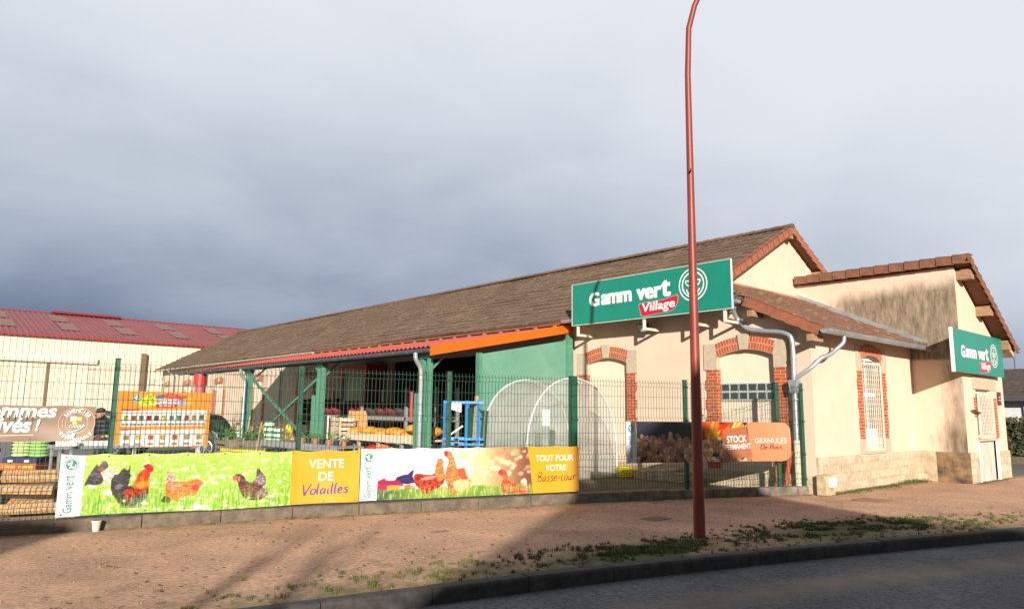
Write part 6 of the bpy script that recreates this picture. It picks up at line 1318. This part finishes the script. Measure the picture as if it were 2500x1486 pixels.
for k in range(40): b.tube([(10.5 + rnd.uniform(-.2, .2), 20.95 + rnd.uniform(0, .8), .35 + rnd.uniform(0, .42) * .8), (10.72 + rnd.uniform(-.2, .2), 20.95 + rnd.uniform(0, .8), .38 + rnd.uniform(0, .4) * .8)], .045, 7)
o = b.build('log_pile', logm, fh); o['kind'] = 'stuff'; MB().box(10.2, 11.0, 20.9, 21.9, .0, .30).build('crib', woodgrey, fh)
# blue trolley with fencing stakes
tq = thing('blue_trolley', 'blue steel cage trolley holding fence posts and rolls of green netting', 'trolley', (10.42, 13.5, 0))
Tb = lambda r_, f_, z: tuple(Vector((10.42, 13.48, 0)) + VX * r_ - VF * f_ + Vector((0, 0, z)))
for r_ in (-.40, .10, .36):
    for f_ in (-.3, .3): MB().bar(Tb(r_, f_, .05), Tb(r_, f_, 1.84), .045).build('upright', blue, tq)
b = MB()
for z in (.85, .97, 1.80):
    for f_ in (-.3, .3): b.bar(Tb(-.42, f_, z), Tb(.50, f_, z), .05)
    for r_ in (-.40, .48): b.bar(Tb(r_, -.3, z), Tb(r_, .3, z), .05)
b.split('rail', blue, tq); MB().bar(Tb(-.42, 0, .10), Tb(.5, 0, .10), .62, .03).build('floor', galv, tq)
for k in range(5): tag(MB().bar(Tb(-.02 + k * .045, .05 + .05 * (k % 2), .12), Tb(.14 + k * .04, 0, 1.55 + .12 * (k % 3)), .05).build('fence_stake', fgreen), 'green fence stake leaning in the blue trolley, %s from the left' % ('first', 'second', 'third', 'fourth', 'fifth')[k], 'stake', 'green fence stakes in the trolley')
tag(MB().bar(Tb(.24, .1, .12), Tb(.32, .1, 1.95), .06).build('pale_post', wood), 'pale timber post standing in the blue trolley', 'post')
tag(MB().tube([Tb(.44, .05, .12), Tb(.52, 0, 1.62)], .07, 10).build('net_roll', fwire), 'dark green rolled netting in the blue trolley, by the right side', 'roll')
tag(MB().add([Tb(-.26, .32, 1.78), Tb(-.02, .32, 1.78), Tb(-.02, .32, 1.57), Tb(-.27, .32, 1.64)], [(0, 1, 2, 3)]).add([Tb(-.26, .318, 1.78), Tb(-.02, .318, 1.78), Tb(-.02, .318, 1.57), Tb(-.27, .318, 1.64)], [(3, 2, 1, 0)]).build('paper_sheet', white), 'white paper sheet hanging from the top rail of the blue trolley', 'notice')
tr3 = thing('garden_trestle', 'small cream timber trestle with an orange tub beside the blue trolley', 'trestle', (10.6, 14.2, 0)); MB().bar((10.45, 14.2, 0), (10.45, 14.2, 1.2), .06).bar((10.45, 14.2, .95), (10.75, 13.9, 1.25), .04).bar((10.45, 14.2, .95), (10.75, 13.95, .7), .04).bar((10.45, 14.2, .95), (10.75, 13.9, .97), .03).build('frame', pvc, tr3)
tag(MB().tube([(10.7, 14.35, .3), (10.7, 14.35, .95)], [.16, .2], 14).build('orange_tub', mat('orange_tub', (.62, .16, .05)), None, smooth=True), 'orange plastic tub inside the blue trolley frame', 'tub')

# ================================================================== GRASS, STONES
rg = np.random.default_rng(21); b = MB()
def tuft(x, y, n, h, s):
    for k in range(n):
        a = rg.uniform(0, 6.28); r = rg.uniform(0, s); e = rg.uniform(.3, 1.0) * h; px_, py_ = x + r * math.cos(a), y + r * math.sin(a); t_ = a + rg.uniform(-1.2, 1.2); w = rg.uniform(.0025, .005)
        dx, dy = math.cos(t_), math.sin(t_); l = rg.uniform(.3, 1.0) * e
        b.v += [(px_ - dy * w, py_ + dx * w, -.004), (px_ + dy * w, py_ - dx * w, -.004), (px_ + dx * l * .4 + dy * w * .8, py_ + dy * l * .4 - dx * w * .8, e * .7), (px_ + dx * l * .4 - dy * w * .8, py_ + dy * l * .4 + dx * w * .8, e * .7), (px_ + dx * l, py_ + dy * l, e)]
        q_ = len(b.v) - 5; b.f += [(q_, q_ + 1, q_ + 2, q_ + 3), (q_ + 3, q_ + 2, q_ + 4)]
def patch(cx, cy, sx, sy, ang, n, h=.06, nb=14):
    for k in range(n):
        u_, v_ = rg.normal(0, 1), rg.normal(0, 1); x = cx + u_ * sx * math.cos(ang) - v_ * sy * math.sin(ang); y = cy + u_ * sx * math.sin(ang) + v_ * sy * math.cos(ang)
        if y < kerb_y(x) + .18 or y > fence_y(x) - .12: continue
        if vnoise(x * 5, y * 5, 31) < .42: continue
        tuft(x, y, nb, h * rg.uniform(.5, 1.1), rg.uniform(.02, .055))
patch(7.15, 5.6, .60, .20, -.25, 700, .048, 18); patch(6.0, 5.75, .6, .25, -.2, 130, .06)
patch(10.7, 5.0, .75, .32, -.33, 720, .048, 18); patch(9.2, 5.1, .7, .3, -.3, 260, .042, 16); patch(12.2, 4.25, .8, .3, -.33, 340, .05, 16)
patch(4.7, 6.0, .5, .3, -.2, 110, .055); patch(3.2, 6.3, .6, .3, -.15, 80, .055); patch(14.5, 3.4, 1.3, .35, -.35, 160, .05)
patch(8.33, 5.62, .14, .12, 0, 26, .05)
for k in range(260):                                    # thin fringe along the kerb
    x = rg.uniform(0.5, 20); y = kerb_y(x) + .16 + abs(rg.normal(0, .35))
    if vnoise(x * 2, y * 3, 12) > .45: tuft(x, y, 8, rg.uniform(.015, .045), .03)
for k in range(200):                                    # along the low wall
    x = rg.uniform(1.5, 14.6); y = fence_y(x) - .10 - abs(rg.normal(0, .07))
    if vnoise(x * 1.5, 3, 14) > .45: tuft(x, y, 8, rg.uniform(.015, .045), .035)
for k in range(330):                                    # along the plinth of the side wall
    x = rg.uniform(14.9, 20.6); y = 7.06 - abs(rg.normal(0, .14)); tuft(x, y, 9, rg.uniform(.02, .08) * (1.7 if 18.6 < x < 19.9 else .8), .05)
for k in range(60): x = rg.uniform(20.3, 23); tuft(x, 5.9 - abs(rg.normal(0, .05)), 7, rg.uniform(.02, .06), .04)
for k in range(260):                                    # mossy tufts on the earth behind the second fence
    f_ = rg.uniform(.3, 1); x = 9.9 + 4.7 * f_; y = fence_y(x) + .18 + abs(rg.normal(0, .3)); tuft(x, y, 8, rg.uniform(.02, .06), .05)
tag(b.build('grass', grassm), 'short grass tufts growing along the kerb and wall foots', 'grass', kind='stuff')
b = MB()
for k in range(2600):
    x = rg.uniform(.5, 16); y0 = kerb_y(x) + .2; y1 = min(fence_y(x), 7.1) - .1 if x > 14.7 else fence_y(x) - .1; y = rg.uniform(y0, y1); s = rg.uniform(.003, .010)
    b.ball((x, y, s * .35), (s, s * rg.uniform(.6, 1), s * .6), 5, 3)
o = b.build('loose_gravel', mat('gravel_bits', (.44, .28, .19), (.20, .11, .075), scale=3, contrast=(.45, .55))); tag(o, 'loose small stones scattered over the gravel pavement', 'gravel', kind='stuff')
b = MB()
for k in range(520):
    x = rg.uniform(.5, 16); y = rg.uniform(kerb_y(x) + .2, (fence_y(x) if x < 14.7 else 7.0) - .1); a = rg.uniform(0, 3.1); l = rg.uniform(.015, .04); c_, s_ = math.cos(a) * l, math.sin(a) * l
    b.add([(x - c_, y - s_, .006), (x + s_ * .4, y - c_ * .4, .012), (x + c_, y + s_, .016), (x - s_ * .4, y + c_ * .4, .010)], [(0, 1, 2, 3)])
tag(b.build('leaf_litter', mat('dead_leaf', (.13, .065, .035), (.07, .035, .02), scale=4)), 'dry brown leaves and crumbs scattered on the pavement', 'litter', kind='stuff')

# ================================================================== ACROSS THE ROAD, BEHIND THE CAMERA (these throw the long shade)
hx, hy = math.cos(R(SUN_AZ)), math.sin(R(SUN_AZ))
def beh(s, d): return (-hx * d + hy * s, -hy * d - hx * s)
nh = thing('gabled_house', 'rendered gabled house across the road behind the viewer', 'house', (*beh(4, 17), 0))
gable = [(-2.0, 0), (-2.0, 4.85), (1.70, 8.15), (1.70, 9.35), (2.45, 9.35), (2.45, 8.9), (3.55, 9.82), (4.6, 9.80), (5.9, 8.35), (6.7, 7.52), (8.6, 7.15), (10.0, 6.7), (10.0, 0)]
n = len(gable); v0 = [(*beh(s, 15), z) for s, z in gable]; v1 = [(*beh(s, 23), z) for s, z in gable]
MB().add(v0 + v1, [tuple(range(n)), tuple(range(2 * n - 1, n - 1, -1))] + [(i, i + n, (i + 1) % n + n, (i + 1) % n) for i in range(n)]).build('walls_and_roof', mat('house_render', (.5, .45, .38)), nh, recalc=True)
for s in (1.5, 5.5): MB().add([(*beh(s, 14.97), 1.0), (*beh(s + 1.2, 14.97), 1.0), (*beh(s + 1.2, 14.97), 2.5), (*beh(s, 14.97), 2.5)], [(0, 1, 2, 3)]).build('window', glassmat('dark_glass', (.03, .04, .05)), nh)
n2h = thing('garage', 'flat roofed garage across the road behind the viewer', 'garage', (*beh(-9, 17), 0))
q_ = [(-14, 15), (-5.2, 15), (-5.2, 20), (-14, 20)]; MB().add([(*beh(*p), 0) for p in q_] + [(*beh(*p), 7.28) for p in q_], [(0, 1, 2, 3), (7, 6, 5, 4), (0, 4, 5, 1), (1, 5, 6, 2), (2, 6, 7, 3), (3, 7, 4, 0)]).build('walls', mat('house_render', (.5, .45, .38)), n2h)
for k, (s, h_) in enumerate(((-2.25, 7.1), (-1.60, 7.4))):
    tr_ = thing('bare_tree', ('slim' if k else 'crooked') + ' bare street tree across the road behind the viewer', 'tree', (*beh(s, 15), 0), 'bare street trees'); b = MB(); x0, y0 = beh(s, 15); b.tube([(x0, y0, 0), (x0 + .05, y0, 3), (x0 - .04, y0 + .05, h_ - .5)], [.10, .07, .045], 8).build('trunk', bark, tr_)
    b = MB()
    for q_ in range(6): a = rnd.uniform(0, 6.28); z = rnd.uniform(h_ - 1.6, h_ - .5); b.tube([(x0, y0, z), (x0 + math.cos(a) * .22, y0 + math.sin(a) * .22, z + .5), (x0 + math.cos(a) * .3, y0 + math.sin(a) * .3, min(h_ + .2, z + 1.1))], [.022, .014, .006], 5)
    b.build('crown', twigm, tr_)
SC.cycles.use_denoising = True
